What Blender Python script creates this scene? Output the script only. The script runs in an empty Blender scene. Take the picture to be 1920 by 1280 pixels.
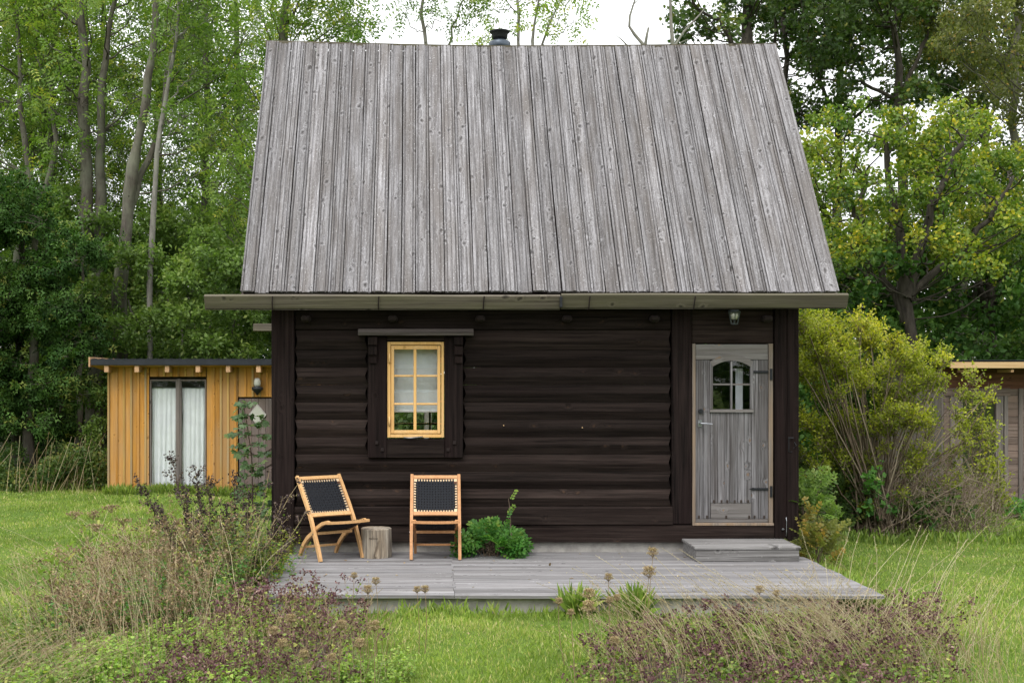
import bpy, math, random
import numpy as np
from mathutils import Vector, Matrix
R = np.random.RandomState(7)
random.seed(7)
S = bpy.context.scene
# ------------------------------------------------------------------ camera, light, exposure
CAMH, FP, CX, CY = 1.95, 2300.0, 815.0, 715.0          # eye height; focal length and vanishing point in 1920-wide pixels
cam_d = bpy.data.cameras.new('camera'); cam = bpy.data.objects.new('camera', cam_d)
S.collection.objects.link(cam); S.camera = cam
cam.location = (0, 0, CAMH); cam.rotation_euler = (math.radians(90), 0, 0)
cam_d.sensor_width = 36; cam_d.lens = FP / 1920 * 36
cam_d.shift_x = (960 - CX) / 1920; cam_d.shift_y = (CY - 640) / 1920
cam_d.clip_start = .05; cam_d.clip_end = 2000
SUN_EL, SUN_AZ = 52, 205        # azimuth: direction the light comes from, clockwise from +Y
w = bpy.data.worlds.new('World'); S.world = w; w.use_nodes = True
nt = w.node_tree; nt.nodes.clear()
def N(t, kind, **kw):
    n = t.nodes.new(kind)
    for k, v in kw.items(): setattr(n, k, v)
    return n
out = N(nt, 'ShaderNodeOutputWorld'); bg = N(nt, 'ShaderNodeBackground'); bg.inputs[1].default_value = .1
sky = N(nt, 'ShaderNodeTexSky', sky_type='NISHITA'); sky.sun_disc = False
sky.sun_elevation = math.radians(SUN_EL); sky.sun_rotation = math.radians(SUN_AZ)
tc = N(nt, 'ShaderNodeTexCoord'); sx = N(nt, 'ShaderNodeSeparateXYZ'); nt.links.new(tc.outputs['Generated'], sx.inputs[0])
mr = N(nt, 'ShaderNodeMapRange'); nt.links.new(sx.outputs[2], mr.inputs[0])
mr.inputs[1].default_value = 0; mr.inputs[2].default_value = 1; mr.inputs[3].default_value = 11.5; mr.inputs[4].default_value = 27
cn = N(nt, 'ShaderNodeTexNoise'); cn.inputs['Scale'].default_value = 2.5; cn.inputs['Detail'].default_value = 5
nt.links.new(tc.outputs['Generated'], cn.inputs['Vector'])
cm = N(nt, 'ShaderNodeMapRange'); nt.links.new(cn.outputs[0], cm.inputs[0]); cm.inputs[1].default_value = .3; cm.inputs[2].default_value = .7
cm.inputs[3].default_value = .88; cm.inputs[4].default_value = 1.12
mu = N(nt, 'ShaderNodeMath', operation='MULTIPLY'); nt.links.new(mr.outputs[0], mu.inputs[0]); nt.links.new(cm.outputs[0], mu.inputs[1])
cc = N(nt, 'ShaderNodeVectorMath', operation='SCALE'); cc.inputs[0].default_value = (.985, .995, 1.0); nt.links.new(mu.outputs[0], cc.inputs['Scale'])
mx = N(nt, 'ShaderNodeMix', data_type='RGBA'); mx.inputs[0].default_value = .92
nt.links.new(sky.outputs[0], mx.inputs[6]); nt.links.new(cc.outputs[0], mx.inputs[7])
nt.links.new(mx.outputs[2], bg.inputs[0]); nt.links.new(bg.outputs[0], out.inputs[0])
sl = bpy.data.lights.new('sun', 'SUN'); sl.energy = 1.3; sl.angle = math.radians(25); sl.color = (1, .96, .9)
so = bpy.data.objects.new('sun', sl); S.collection.objects.link(so); so.location = (-5, -8, 14)
az, el = math.radians(SUN_AZ), math.radians(SUN_EL)
so.rotation_euler = Vector((math.sin(az) * math.cos(el), math.cos(az) * math.cos(el), math.sin(el))).to_track_quat('Z', 'Y').to_euler()
S.view_settings.view_transform = 'Standard'; S.view_settings.look = 'None'; S.view_settings.gamma = 1
S.view_settings.exposure = 0.27; S.view_settings.use_curve_mapping = False
S.render.engine = 'CYCLES'
S.cycles.max_bounces = 7; S.cycles.diffuse_bounces = 4; S.cycles.glossy_bounces = 3; S.cycles.transmission_bounces = 4
S.cycles.transparent_max_bounces = 8; S.cycles.caustics_reflective = False; S.cycles.caustics_refractive = False

# ------------------------------------------------------------------ helpers
COL = S.collection
def px(x, Y): return (x - CX) * Y / FP
def pz(y, Y): return CAMH - (y - CY) * Y / FP
def pg(x, y, z=0.0):
    Y = (CAMH - z) * FP / (y - CY); return np.array((px(x, Y), Y, z))
def tag(o, label=None, cat=None, group=None, kind=None):
    if label: o['label'] = label
    if cat: o['category'] = cat
    if group: o['group'] = group
    if kind: o['kind'] = kind
    return o
def empty(name, loc, label=None, cat=None, group=None, rz=0, parent=None):
    o = bpy.data.objects.new(name, None); COL.objects.link(o); o.location = loc; o.rotation_euler = (0, 0, rz)
    o.empty_display_size = .2
    if parent: o.parent = parent
    return tag(o, label, cat, group)
class MB:
    def __init__(s): s.v = []; s.f = []; s.m = []
    def add(s, vs, fs, mi=0):
        b = len(s.v); s.v += [tuple(v) for v in vs]; s.f += [tuple(b + i for i in f) for f in fs]; s.m += [mi] * len(fs); return s
    def box(s, x0, x1, y0, y1, z0, z1, b=0, mi=0):
        if x0 > x1: x0, x1 = x1, x0
        if y0 > y1: y0, y1 = y1, y0
        if z0 > z1: z0, z1 = z1, z0
        b = min(b, (x1-x0)*.3, (y1-y0)*.3, (z1-z0)*.3)
        if b <= 0:
            return s.add([(x0,y0,z0),(x1,y0,z0),(x1,y1,z0),(x0,y1,z0),(x0,y0,z1),(x1,y0,z1),(x1,y1,z1),(x0,y1,z1)],
                         [(0,3,2,1),(4,5,6,7),(0,1,5,4),(1,2,6,5),(2,3,7,6),(3,0,4,7)], mi)
        vs = []; idx = {}
        for i, (X, sX) in enumerate(((x0,1),(x1,-1))):
            for j, (Y, sY) in enumerate(((y0,1),(y1,-1))):
                for k, (Z, sZ) in enumerate(((z0,1),(z1,-1))):
                    for a in range(3):
                        idx[i,j,k,a] = len(vs)
                        vs.append((X + (0 if a == 0 else sX*b), Y + (0 if a == 1 else sY*b), Z + (0 if a == 2 else sZ*b)))
        g = lambda i,j,k,a: idx[i,j,k,a]
        fs = [(g(0,0,0,0),g(0,0,1,0),g(0,1,1,0),g(0,1,0,0)),(g(1,0,0,0),g(1,1,0,0),g(1,1,1,0),g(1,0,1,0)),
              (g(0,0,0,1),g(1,0,0,1),g(1,0,1,1),g(0,0,1,1)),(g(0,1,0,1),g(0,1,1,1),g(1,1,1,1),g(1,1,0,1)),
              (g(0,0,0,2),g(0,1,0,2),g(1,1,0,2),g(1,0,0,2)),(g(0,0,1,2),g(1,0,1,2),g(1,1,1,2),g(0,1,1,2))]
        for i in (0,1):
            for j in (0,1):
                fs.append((g(i,j,0,0),g(i,j,1,0),g(i,j,1,1),g(i,j,0,1)))
                fs.append((g(i,0,j,0),g(i,1,j,0),g(i,1,j,2),g(i,0,j,2)))
                fs.append((g(0,i,j,1),g(1,i,j,1),g(1,i,j,2),g(0,i,j,2)))
                for k in (0,1): fs.append((g(i,j,k,0),g(i,j,k,1),g(i,j,k,2)))
        return s.add(vs, fs, mi)
    def extrude(s, prof, axis, a0, a1, segs=1, wob=None, mi=0):
        """prof: closed loop of (u,v); axis 'x': u->y v->z ; 'y': u->x v->z ; 'z': u->x v->y"""
        n = len(prof); vs = []
        for k in range(segs + 1):
            a = a0 + (a1 - a0) * k / segs
            du, dv = wob(k / segs) if wob else (0, 0)
            for (u, v) in prof:
                u2, v2 = u + du, v + dv
                vs.append((a, u2, v2) if axis == 'x' else (u2, a, v2) if axis == 'y' else (u2, v2, a))
        fs = []
        for k in range(segs):
            for i in range(n):
                j = (i + 1) % n; fs.append((k*n+i, k*n+j, (k+1)*n+j, (k+1)*n+i))
        fs.append(tuple(range(n))[::-1]); fs.append(tuple(segs*n + i for i in range(n)))
        return s.add(vs, fs, mi)
    def lathe(s, prof, c, n=20, mi=0):
        vs = [(c[0] + r*math.cos(2*math.pi*i/n), c[1] + r*math.sin(2*math.pi*i/n), c[2] + z) for (r, z) in prof for i in range(n)]
        fs = [(k*n+i, k*n+(i+1)%n, (k+1)*n+(i+1)%n, (k+1)*n+i) for k in range(len(prof)-1) for i in range(n)]
        fs.append(tuple(range(n))[::-1]); fs.append(tuple((len(prof)-1)*n+i for i in range(n)))
        return s.add(vs, fs, mi)
    def bar(s, pts, w, h, side=(1,0,0), mi=0):
        """rectangular bar along pts; w along side, h across"""
        pts = [Vector(p) for p in pts]; sd = Vector(side).normalized(); vs = []
        for i, p in enumerate(pts):
            t = (pts[min(i+1, len(pts)-1)] - pts[max(i-1, 0)]).normalized(); u = t.cross(sd).normalized()
            hh = h[i] if isinstance(h, (list, tuple)) else h
            for a, b in ((-1,-1),(1,-1),(1,1),(-1,1)): vs.append(p + sd*(a*w/2) + u*(b*hh/2))
        n = len(pts)
        fs = [(k*4+i, k*4+(i+1)%4, (k+1)*4+(i+1)%4, (k+1)*4+i) for k in range(n-1) for i in range(4)]
        fs += [(3,2,1,0), tuple((n-1)*4+i for i in range(4))]
        return s.add(vs, fs, mi)
    def tube(s, pts, r, n=8, mi=0):
        pts = [Vector(p) for p in pts]; vs = []
        for i, p in enumerate(pts):
            t = (pts[min(i+1, len(pts)-1)] - pts[max(i-1, 0)]).normalized()
            a = Vector((0,0,1)) if abs(t.z) < .9 else Vector((1,0,0)); u = t.cross(a).normalized(); v = t.cross(u)
            rr = r[i] if isinstance(r, (list, tuple)) else r
            for k in range(n):
                q = 2*math.pi*k/n; vs.append(p + u*(rr*math.cos(q)) + v*(rr*math.sin(q)))
        m = len(pts)
        fs = [(k*n+i, k*n+(i+1)%n, (k+1)*n+(i+1)%n, (k+1)*n+i) for k in range(m-1) for i in range(n)]
        fs += [tuple(range(n))[::-1], tuple((m-1)*n+i for i in range(n))]
        return s.add(vs, fs, mi)
    def build(s, name, mats, parent=None, smooth=False, loc=None, rot=None):
        me = bpy.data.meshes.new(name); me.from_pydata(s.v, [], s.f)
        mats = mats if isinstance(mats, (list, tuple)) else [mats]
        for m in mats: me.materials.append(m)
        if len(mats) > 1: me.polygons.foreach_set('material_index', s.m)
        import bmesh
        bm = bmesh.new(); bm.from_mesh(me); bmesh.ops.recalc_face_normals(bm, faces=bm.faces); bm.to_mesh(me); bm.free()
        if smooth: me.polygons.foreach_set('use_smooth', [True]*len(me.polygons))
        o = bpy.data.objects.new(name, me); COL.objects.link(o)
        if parent: o.parent = parent
        if loc is not None: o.location = loc
        if rot is not None: o.rotation_euler = rot
        return o
def bx(name, mat, parent, x0, x1, y0, y1, z0, z1, b=.004): return MB().box(x0,x1,y0,y1,z0,z1,b).build(name, mat, parent)

# ---- numpy batch of quads with a per-vertex tint and material slots
def unit(v): return v / np.maximum(np.linalg.norm(v, axis=-1, keepdims=True), 1e-9)
def runit(n): return unit(R.normal(size=(n, 3)))
SHAPES = {
 'diamond': ([(0,0,0),(.45,.5,.10),(1,0,-.04),(.45,-.5,.10)], [(0,1,2,3)]),
 'blade':   ([(0,-.5,0),(0,.5,0),(.62,.34,.05),(1,0,-.12)], [(0,1,2,3)]),
 'oval':    ([(0,0,0),(.28,.44,.09),(.68,.42,.07),(1,0,-.10),(.68,-.42,.07),(.28,-.44,.09)], [(0,1,2,3),(0,3,4,5)]),
 'maple':   ([(.12,0,.02),(.30,.16,.05),(.42,.12,.03),(.42,-.12,.03),(.30,-.16,.05),(.02,.42,.0),(.62,.62,-.04),(1.0,.0,-.08),(.62,-.62,-.04),(.02,-.42,0),(.36,.30,.04),(.36,-.30,.04),(.66,.17,.02),(.66,-.17,.02)],
             [(0,5,10,1),(1,10,6,2),(2,12,7,13),(3,4,11,8),(0,4,11,9),(2,3,13,12)]),
 'lobe3':   ([(0,0,0),(.25,.5,.06),(.62,.52,-.02),(.6,.14,.05),(1,0,-.06),(.6,-.14,.05),(.62,-.52,-.02),(.25,-.5,.06)], [(0,1,2,3),(0,3,4,5),(0,5,6,7)]),
}
class Batch:
    def __init__(s): s.v=[]; s.f=[]; s.t=[]; s.m=[]; s.n=0
    def add(s, V, F, T, mi=0):
        s.v.append(V.reshape(-1,3)); s.f.append(F.reshape(-1,4)+s.n); s.t.append(np.broadcast_to(T, (len(s.v[-1]),)).astype(float)); s.m.append(np.full(len(s.f[-1]), mi)); s.n += len(s.v[-1])
    def leaves(s, C, D, Nn, L, W, shape, tint, mi=0):
        n = len(C)
        if n == 0: return
        D = unit(D); Sd = unit(np.cross(D, Nn)); U = np.cross(Sd, D)
        L = np.broadcast_to(L, (n,)); W = np.broadcast_to(W, (n,)); tint = np.broadcast_to(tint, (n,))
        P, F = SHAPES[shape]; P = np.array(P); F = np.array(F)
        V = C[:,None,:] + D[:,None,:]*(P[None,:,0:1]*L[:,None,None]) + Sd[:,None,:]*(P[None,:,1:2]*W[:,None,None]) + U[:,None,:]*(P[None,:,2:3]*L[:,None,None])
        FF = F[None] + (np.arange(n)*len(P))[:,None,None]
        s.add(V, FF, np.repeat(tint, len(P)), mi)
    def segs(s, A, B, ra, rb, n=3, tint=.5, mi=0):
        A = np.asarray(A, float).reshape(-1,3); B = np.asarray(B, float).reshape(-1,3); m = len(A)
        if m == 0: return
        d = unit(B-A); h = np.where(np.abs(d[:,2:3])<.9, np.array([[0,0,1.]]), np.array([[1.,0,0]]))
        u = unit(np.cross(d,h)); v = np.cross(d,u)
        ra = np.broadcast_to(ra,(m,)); rb = np.broadcast_to(rb,(m,)); tint=np.broadcast_to(tint,(m,))
        q = np.arange(n)*2*np.pi/n; c, sn = np.cos(q), np.sin(q)
        ring = u[:,None,:]*c[None,:,None]+v[:,None,:]*sn[None,:,None]
        V = np.concatenate([A[:,None]+ring*ra[:,None,None], B[:,None]+ring*rb[:,None,None]],1)
        i = np.arange(n); F = np.stack([i,(i+1)%n,(i+1)%n+n,i+n],1)
        s.add(V, F[None]+(np.arange(m)*2*n)[:,None,None], np.repeat(tint,2*n), mi)
    def poly(s, P, r, n=5, tint=.5, mi=0):
        """polyline tube, P (k,3), r (k,)"""
        P = np.asarray(P,float); k=len(P); r=np.broadcast_to(r,(k,))
        t = unit(np.gradient(P,axis=0)); h = np.array([0.31,.95,.1]); u=unit(np.cross(t,h)); v=np.cross(t,u)
        q = np.arange(n)*2*np.pi/n
        V = P[:,None]+(u[:,None]*np.cos(q)[None,:,None]+v[:,None]*np.sin(q)[None,:,None])*r[:,None,None]
        F=[]
        for a in range(k-1):
            for i in range(n): F.append((a*n+i,a*n+(i+1)%n,(a+1)*n+(i+1)%n,(a+1)*n+i))
        s.add(V, np.array(F), tint, mi)
    def build(s, name, mats, parent=None, loc=None, smooth=False):
        V=np.concatenate(s.v).astype(np.float32); F=np.concatenate(s.f).astype(np.int32); T=np.concatenate(s.t).astype(np.float32); M=np.concatenate(s.m).astype(np.int32)
        off = np.array(loc if loc is not None else (0,0,0), np.float32)
        if loc is not None: V = V-off
        me=bpy.data.meshes.new(name); me.vertices.add(len(V)); me.vertices.foreach_set('co',V.ravel())
        me.loops.add(F.size); me.loops.foreach_set('vertex_index',F.ravel())
        me.polygons.add(len(F)); me.polygons.foreach_set('loop_start',np.arange(len(F),dtype=np.int32)*4)
        mats = mats if isinstance(mats,(list,tuple)) else [mats]
        for m in mats: me.materials.append(m)
        me.polygons.foreach_set('material_index',M)
        if smooth: me.polygons.foreach_set('use_smooth', np.ones(len(F),bool))
        a=me.attributes.new('tint','FLOAT','POINT'); a.data.foreach_set('value',T)
        me.update(calc_edges=True)
        o=bpy.data.objects.new(name,me); COL.objects.link(o)
        if parent: o.parent=parent
        elif loc is not None: o.location=loc
        return o
# ------------------------------------------------------------------ materials
def mat(name):
    m=bpy.data.materials.new(name); m.use_nodes=True; t=m.node_tree; t.nodes.clear()
    o=N(t,'ShaderNodeOutputMaterial'); return m,t,o
def ramp(t, src, stops):
    r=N(t,'ShaderNodeValToRGB'); e=r.color_ramp.elements
    while len(e)<len(stops): e.new(.5)
    for k,(p,c) in enumerate(stops): e[k].position=p; e[k].color=(*c,1)
    t.links.new(src,r.inputs[0]); return r
def math_(t,op,a,b=None,c=None):
    n=N(t,'ShaderNodeMath',operation=op)
    for i,x in enumerate((a,b,c)):
        if x is None: continue
        if isinstance(x,(int,float)): n.inputs[i].default_value=x
        else: t.links.new(x,n.inputs[i])
    return n.outputs[0]
def mrange(t,src,a,b,c,d):
    n=N(t,'ShaderNodeMapRange'); t.links.new(src,n.inputs[0])
    for i,x in enumerate((a,b,c,d)): n.inputs[i+1].default_value=x
    return n.outputs[0]
def mixc(t,f,a,b,blend='MIX'):
    n=N(t,'ShaderNodeMix',data_type='RGBA',blend_type=blend)
    for i,x in ((0,f),(6,a),(7,b)):
        if isinstance(x,(int,float)): n.inputs[i].default_value=x
        elif isinstance(x,tuple): n.inputs[i].default_value=(*x,1)
        else: t.links.new(x,n.inputs[i])
    return n.outputs[2]
def coords(t, k=37.0):
    tc=N(t,'ShaderNodeTexCoord'); oi=N(t,'ShaderNodeObjectInfo')
    sc=N(t,'ShaderNodeVectorMath',operation='SCALE'); sc.inputs[0].default_value=(k,k*.71,k*.43); t.links.new(oi.outputs['Random'],sc.inputs['Scale'])
    ad=N(t,'ShaderNodeVectorMath',operation='ADD'); t.links.new(tc.outputs['Object'],ad.inputs[0]); t.links.new(sc.outputs[0],ad.inputs[1])
    return ad.outputs[0], oi.outputs['Random']
def noise(t,vec,scale,detail=4,rough=.55,dist=0,vs=None):
    if vs is not None:
        m=N(t,'ShaderNodeMapping'); t.links.new(vec,m.inputs[0]); m.inputs['Scale'].default_value=vs; vec=m.outputs[0]
    n=N(t,'ShaderNodeTexNoise'); t.links.new(vec,n.inputs['Vector']); n.inputs['Scale'].default_value=scale
    n.inputs['Detail'].default_value=detail; n.inputs['Roughness'].default_value=rough; n.inputs['Distortion'].default_value=dist
    return n.outputs[0]
def wood(name, dark, light, axis='z', knots=.5, knotc=None, across=55, along=1.6, bump=.4, rough=.85, blotch=None, blotch_amt=.5, var=(.82,1.15), lo=.32, hi=.68, spec=.25, fine=.5, extra=None, thick='y', streak=0, gran=5):
    m,t,o=mat(name); vec,rnd=coords(t)
    ai='xyz'.index(axis)
    # knots
    sxyz=N(t,'ShaderNodeSeparateXYZ'); t.links.new(vec,sxyz.inputs[0]); cr='xyz'.index([q for q in 'xyz' if q not in (axis,thick)][0])
    kv=N(t,'ShaderNodeCombineXYZ'); t.links.new(math_(t,'MULTIPLY',sxyz.outputs[cr],6.0),kv.inputs[0]); t.links.new(math_(t,'MULTIPLY',sxyz.outputs[ai],4.6),kv.inputs[1])
    vo=N(t,'ShaderNodeTexVoronoi',voronoi_dimensions='2D'); kd=noise(t,vec,9,3,.6); ka=N(t,'ShaderNodeVectorMath',operation='MULTIPLY_ADD'); t.links.new(kd,ka.inputs[0]); ka.inputs[1].default_value=(.35,.55,0); t.links.new(kv.outputs[0],ka.inputs[2]); t.links.new(ka.outputs[0],vo.inputs['Vector']); vo.inputs['Scale'].default_value=1
    sp=N(t,'ShaderNodeSeparateColor'); t.links.new(vo.outputs['Color'],sp.inputs[0])
    keep=mrange(t,sp.outputs[0],1-knots-.02,1-knots+.02,0,1)
    near=math_(t,'MULTIPLY',mrange(t,vo.outputs['Distance'],0,.35,1,0),keep)
    near2=math_(t,'POWER',near,2)
    # bend the grain round knots
    cx=N(t,'ShaderNodeCombineXYZ'); bend=math_(t,'MULTIPLY',near2,.045)
    for i in range(3):
        if i!=ai: t.links.new(bend,cx.inputs[i])
    wv=N(t,'ShaderNodeVectorMath',operation='ADD'); t.links.new(vec,wv.inputs[0]); t.links.new(cx.outputs[0],wv.inputs[1])
    vs=[across]*3; vs[ai]=along
    g=noise(t,wv.outputs[0],1,6,.62,.35,vs=vs)
    vs2=[across*4.5]*3; vs2[ai]=along*gran
    g2=noise(t,wv.outputs[0],1,3,.7,0,vs=vs2)
    vs3=[across*.12]*3; vs3[ai]=along*.6
    bl=noise(t,wv.outputs[0],1,3,.6,0,vs=vs3)
    gg=math_(t,'ADD',math_(t,'MULTIPLY',g,1-fine*.5),math_(t,'MULTIPLY',g2,fine*.5))
    f=mrange(t,gg,lo,hi,0,1)
    c=mixc(t,f,dark,light)
    if blotch: c=mixc(t,math_(t,'MULTIPLY',mrange(t,bl,.42,.66,0,1),blotch_amt),c,blotch)
    if extra: # (colour, threshold, amount): speckle
        sn=noise(t,vec,extra[3],3,.7,vs=None); c=mixc(t,math_(t,'MULTIPLY',mrange(t,sn,extra[1],extra[1]+.06,0,1),extra[2]),c,extra[0])
    kc=knotc or tuple(x*.35 for x in dark)
    kdist=math_(t,'DIVIDE',vo.outputs['Distance'],mrange(t,sp.outputs[1],0,1,.45,1.35))
    kn=math_(t,'MULTIPLY',mrange(t,kdist,.03,.11,1,0),keep)
    c=mixc(t,math_(t,'MULTIPLY',kn,.8),c,kc)
    ring=math_(t,'MULTIPLY',mrange(t,math_(t,'ABSOLUTE',math_(t,'SUBTRACT',kdist,.16)),0,.05,1,0),keep)
    c=mixc(t,math_(t,'MULTIPLY',ring,.35),c,light)
    if streak:
        vs4=[across*2.1]*3; vs4[ai]=along*.55; st_=noise(t,wv.outputs[0],1,4,.6,.2,vs=vs4); c=mixc(t,math_(t,'MULTIPLY',mrange(t,st_,.54,.66,0,1),streak),c,tuple(x*.6 for x in dark))
    v=mrange(t,rnd,0,1,var[0],var[1]); hv=N(t,'ShaderNodeHueSaturation'); t.links.new(v,hv.inputs['Value']); t.links.new(c,hv.inputs['Color'])
    b=N(t,'ShaderNodeBsdfPrincipled'); t.links.new(hv.outputs[0],b.inputs['Base Color']); b.inputs['Roughness'].default_value=rough
    b.inputs['Specular IOR Level'].default_value=spec
    bp=N(t,'ShaderNodeBump'); bp.inputs['Strength'].default_value=bump; bp.inputs['Distance'].default_value=.006
    t.links.new(math_(t,'SUBTRACT',gg,math_(t,'MULTIPLY',kn,.3)),bp.inputs['Height']); t.links.new(bp.outputs[0],b.inputs['Normal'])
    t.links.new(b.outputs[0],o.inputs[0]); return m
def plain(name,col,rough=.6,metal=0,nscale=20,namt=.25,bump=.1,spec=.4):
    m,t,o=mat(name); vec,rnd=coords(t); n=noise(t,vec,nscale,5,.6)
    c=mixc(t,mrange(t,n,.3,.7,0,1),tuple(x*(1-namt) for x in col),tuple(min(1,x*(1+namt)) for x in col))
    b=N(t,'ShaderNodeBsdfPrincipled'); t.links.new(c,b.inputs['Base Color']); b.inputs['Roughness'].default_value=rough; b.inputs['Metallic'].default_value=metal
    b.inputs['Specular IOR Level'].default_value=spec
    bp=N(t,'ShaderNodeBump'); bp.inputs['Strength'].default_value=bump; bp.inputs['Distance'].default_value=.003; t.links.new(n,bp.inputs['Height']); t.links.new(bp.outputs[0],b.inputs['Normal'])
    t.links.new(b.outputs[0],o.inputs[0]); return m
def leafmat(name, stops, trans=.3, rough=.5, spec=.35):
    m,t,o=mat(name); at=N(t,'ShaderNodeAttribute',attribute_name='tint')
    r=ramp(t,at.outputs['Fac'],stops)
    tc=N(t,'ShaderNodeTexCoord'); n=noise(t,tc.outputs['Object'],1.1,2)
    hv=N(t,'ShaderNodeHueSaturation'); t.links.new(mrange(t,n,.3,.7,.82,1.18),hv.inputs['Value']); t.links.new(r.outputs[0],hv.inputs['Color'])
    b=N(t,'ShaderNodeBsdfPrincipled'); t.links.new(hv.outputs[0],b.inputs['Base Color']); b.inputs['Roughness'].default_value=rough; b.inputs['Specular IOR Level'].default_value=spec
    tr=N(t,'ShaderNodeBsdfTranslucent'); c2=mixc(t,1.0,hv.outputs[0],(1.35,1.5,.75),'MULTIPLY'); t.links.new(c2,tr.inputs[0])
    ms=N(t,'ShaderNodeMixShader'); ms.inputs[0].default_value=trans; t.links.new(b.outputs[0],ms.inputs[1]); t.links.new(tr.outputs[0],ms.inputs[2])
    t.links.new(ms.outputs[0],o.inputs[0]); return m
def glassmat(name,tint=(.97,.98,.98)):
    m,t,o=mat(name); lw=N(t,'ShaderNodeLayerWeight'); lw.inputs[0].default_value=.5; fr=N(t,'ShaderNodeMath',operation='MULTIPLY_ADD'); t.links.new(math_(t,'POWER',lw.outputs['Facing'],4.0),fr.inputs[0]); fr.inputs[1].default_value=.9; fr.inputs[2].default_value=.055
    tr=N(t,'ShaderNodeBsdfTransparent'); tr.inputs[0].default_value=(*tint,1); gl=N(t,'ShaderNodeBsdfGlossy'); gl.inputs['Roughness'].default_value=.015
    tc=N(t,'ShaderNodeTexCoord'); n=noise(t,tc.outputs['Object'],5,2); bp=N(t,'ShaderNodeBump'); bp.inputs['Strength'].default_value=.12; bp.inputs['Distance'].default_value=.01
    t.links.new(n,bp.inputs['Height']); t.links.new(bp.outputs[0],gl.inputs['Normal'])
    ms=N(t,'ShaderNodeMixShader'); t.links.new(fr.outputs[0],ms.inputs[0]); t.links.new(tr.outputs[0],ms.inputs[1]); t.links.new(gl.outputs[0],ms.inputs[2])
    t.links.new(ms.outputs[0],o.inputs[0]); return m

M_roof = wood('weathered_roof_wood',(.080,.073,.072),(.355,.343,.36),'y',knots=.5,streak=.75,across=48,along=1.5,gran=14,bump=.9,blotch=(.13,.115,.108),blotch_amt=.75,var=(.80,1.15),lo=.385,hi=.635,extra=((.66,.65,.67),.62,.6,60),fine=.85,thick='z')
M_dark = wood('dark_tarred_wood',(.006,.0042,.0036),(.036,.0255,.022),'x',knots=.2,across=38,along=1.0,bump=.35,blotch=(.014,.0078,.0068),blotch_amt=.35,var=(.6,1.4),knotc=(.05,.03,.02),rough=.88,spec=.1,lo=.36,hi=.66)
M_darkz = wood('dark_tarred_upright_wood',(.004,.0028,.0026),(.026,.0175,.016),'z',knots=.15,across=38,along=1.0,bump=.8,blotch=(.012,.006,.006),blotch_amt=.6,var=(.8,1.2),knotc=(.01,.006,.005),rough=.88,spec=.1,lo=.36,hi=.66)
M_gut = wood('mossy_gutter_wood',(.034,.027,.020),(.15,.13,.10),'x',knots=.25,across=40,along=1.0,bump=.6,blotch=(.10,.095,.05),blotch_amt=.6)
M_hood = wood('greyed_hood_wood',(.03,.024,.022),(.13,.11,.10),'x',knots=.1,across=40,along=1.0,bump=.6)
M_deck = wood('silvered_deck_wood',(.085,.079,.078),(.37,.36,.368),'x',knots=.25,across=60,along=.7,bump=.8,blotch=(.17,.16,.155),blotch_amt=.65,var=(.70,1.12),lo=.37,hi=.62,fine=.55,thick='z',streak=.55)
M_step = wood('grey_step_wood',(.085,.08,.077),(.32,.31,.305),'x',knots=.35,streak=.6,lo=.38,hi=.62,across=50,along=1.0,bump=.8,blotch=(.17,.16,.155),blotch_amt=.4,extra=((.5,.5,.48),.64,.5,45))
M_doorz = wood('weathered_door_wood',(.052,.047,.047),(.30,.29,.305),'z',knots=.3,across=50,along=1.2,bump=.5,blotch=(.075,.064,.06),blotch_amt=.7,knotc=(.22,.13,.07),var=(.75,1.15),fine=.5,lo=.37,hi=.64,streak=.6)
M_doorx = wood('weathered_door_rail_wood',(.08,.072,.068),(.26,.245,.24),'x',knots=.3,across=50,along=1.2,bump=.5,blotch=(.12,.10,.09),blotch_amt=.6,knotc=(.26,.16,.085))
M_jamb = wood('bare_jamb_wood',(.10,.08,.065),(.28,.235,.20),'z',knots=.1,across=50,along=1.2,blotch=(.30,.19,.10),blotch_amt=.6)
M_yelz = wood('yellow_painted_frame',(.60,.34,.11),(.80,.49,.19),'z',knots=.1,across=30,along=1,bump=.15,knotc=(.4,.22,.06),blotch=(.74,.54,.30),blotch_amt=.5,var=(.95,1.05))
M_shed = wood('ochre_stained_boards',(.34,.15,.03),(.64,.315,.068),'z',knots=.5,across=22,along=1,bump=.3,knotc=(.20,.08,.015),blotch=(.44,.27,.13),blotch_amt=.75,var=(.82,1.1))
M_shedb = wood('ochre_battens',(.34,.20,.065),(.55,.34,.10),'z',knots=.2,across=30,along=1,bump=.2,knotc=(.20,.08,.015),blotch=(.30,.24,.17),blotch_amt=.7,var=(.85,1.1))
M_raft = wood('pale_rafter_wood',(.40,.22,.11),(.62,.40,.24),'y',knots=.1)
M_raft2 = wood('pale_inner_wood',(.62,.43,.25),(.85,.66,.45),'z',knots=.0)
M_browndoor = wood('brown_stained_door',(.07,.055,.05),(.19,.155,.145),'z',knots=.3,across=18,along=1,blotch=(.15,.10,.08))
M_pine = wood('pale_fascia_wood',(.40,.25,.12),(.60,.42,.23),'x',knots=.2,across=20,along=.8,bump=.2,knotc=(.30,.16,.06))
M_red = wood('red_brown_boards',(.06,.024,.014),(.17,.075,.045),'x',knots=.3,across=22,along=1)
M_gboard = wood('grey_slat_wood',(.08,.058,.050),(.23,.175,.155),'x',knots=.2,across=22,along=1,blotch=(.20,.13,.105),blotch_amt=.5)
M_gpost = wood('grey_post_wood',(.08,.068,.064),(.23,.20,.19),'z',knots=.2,across=22,along=1,blotch=(.20,.14,.11),blotch_amt=.5)
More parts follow.
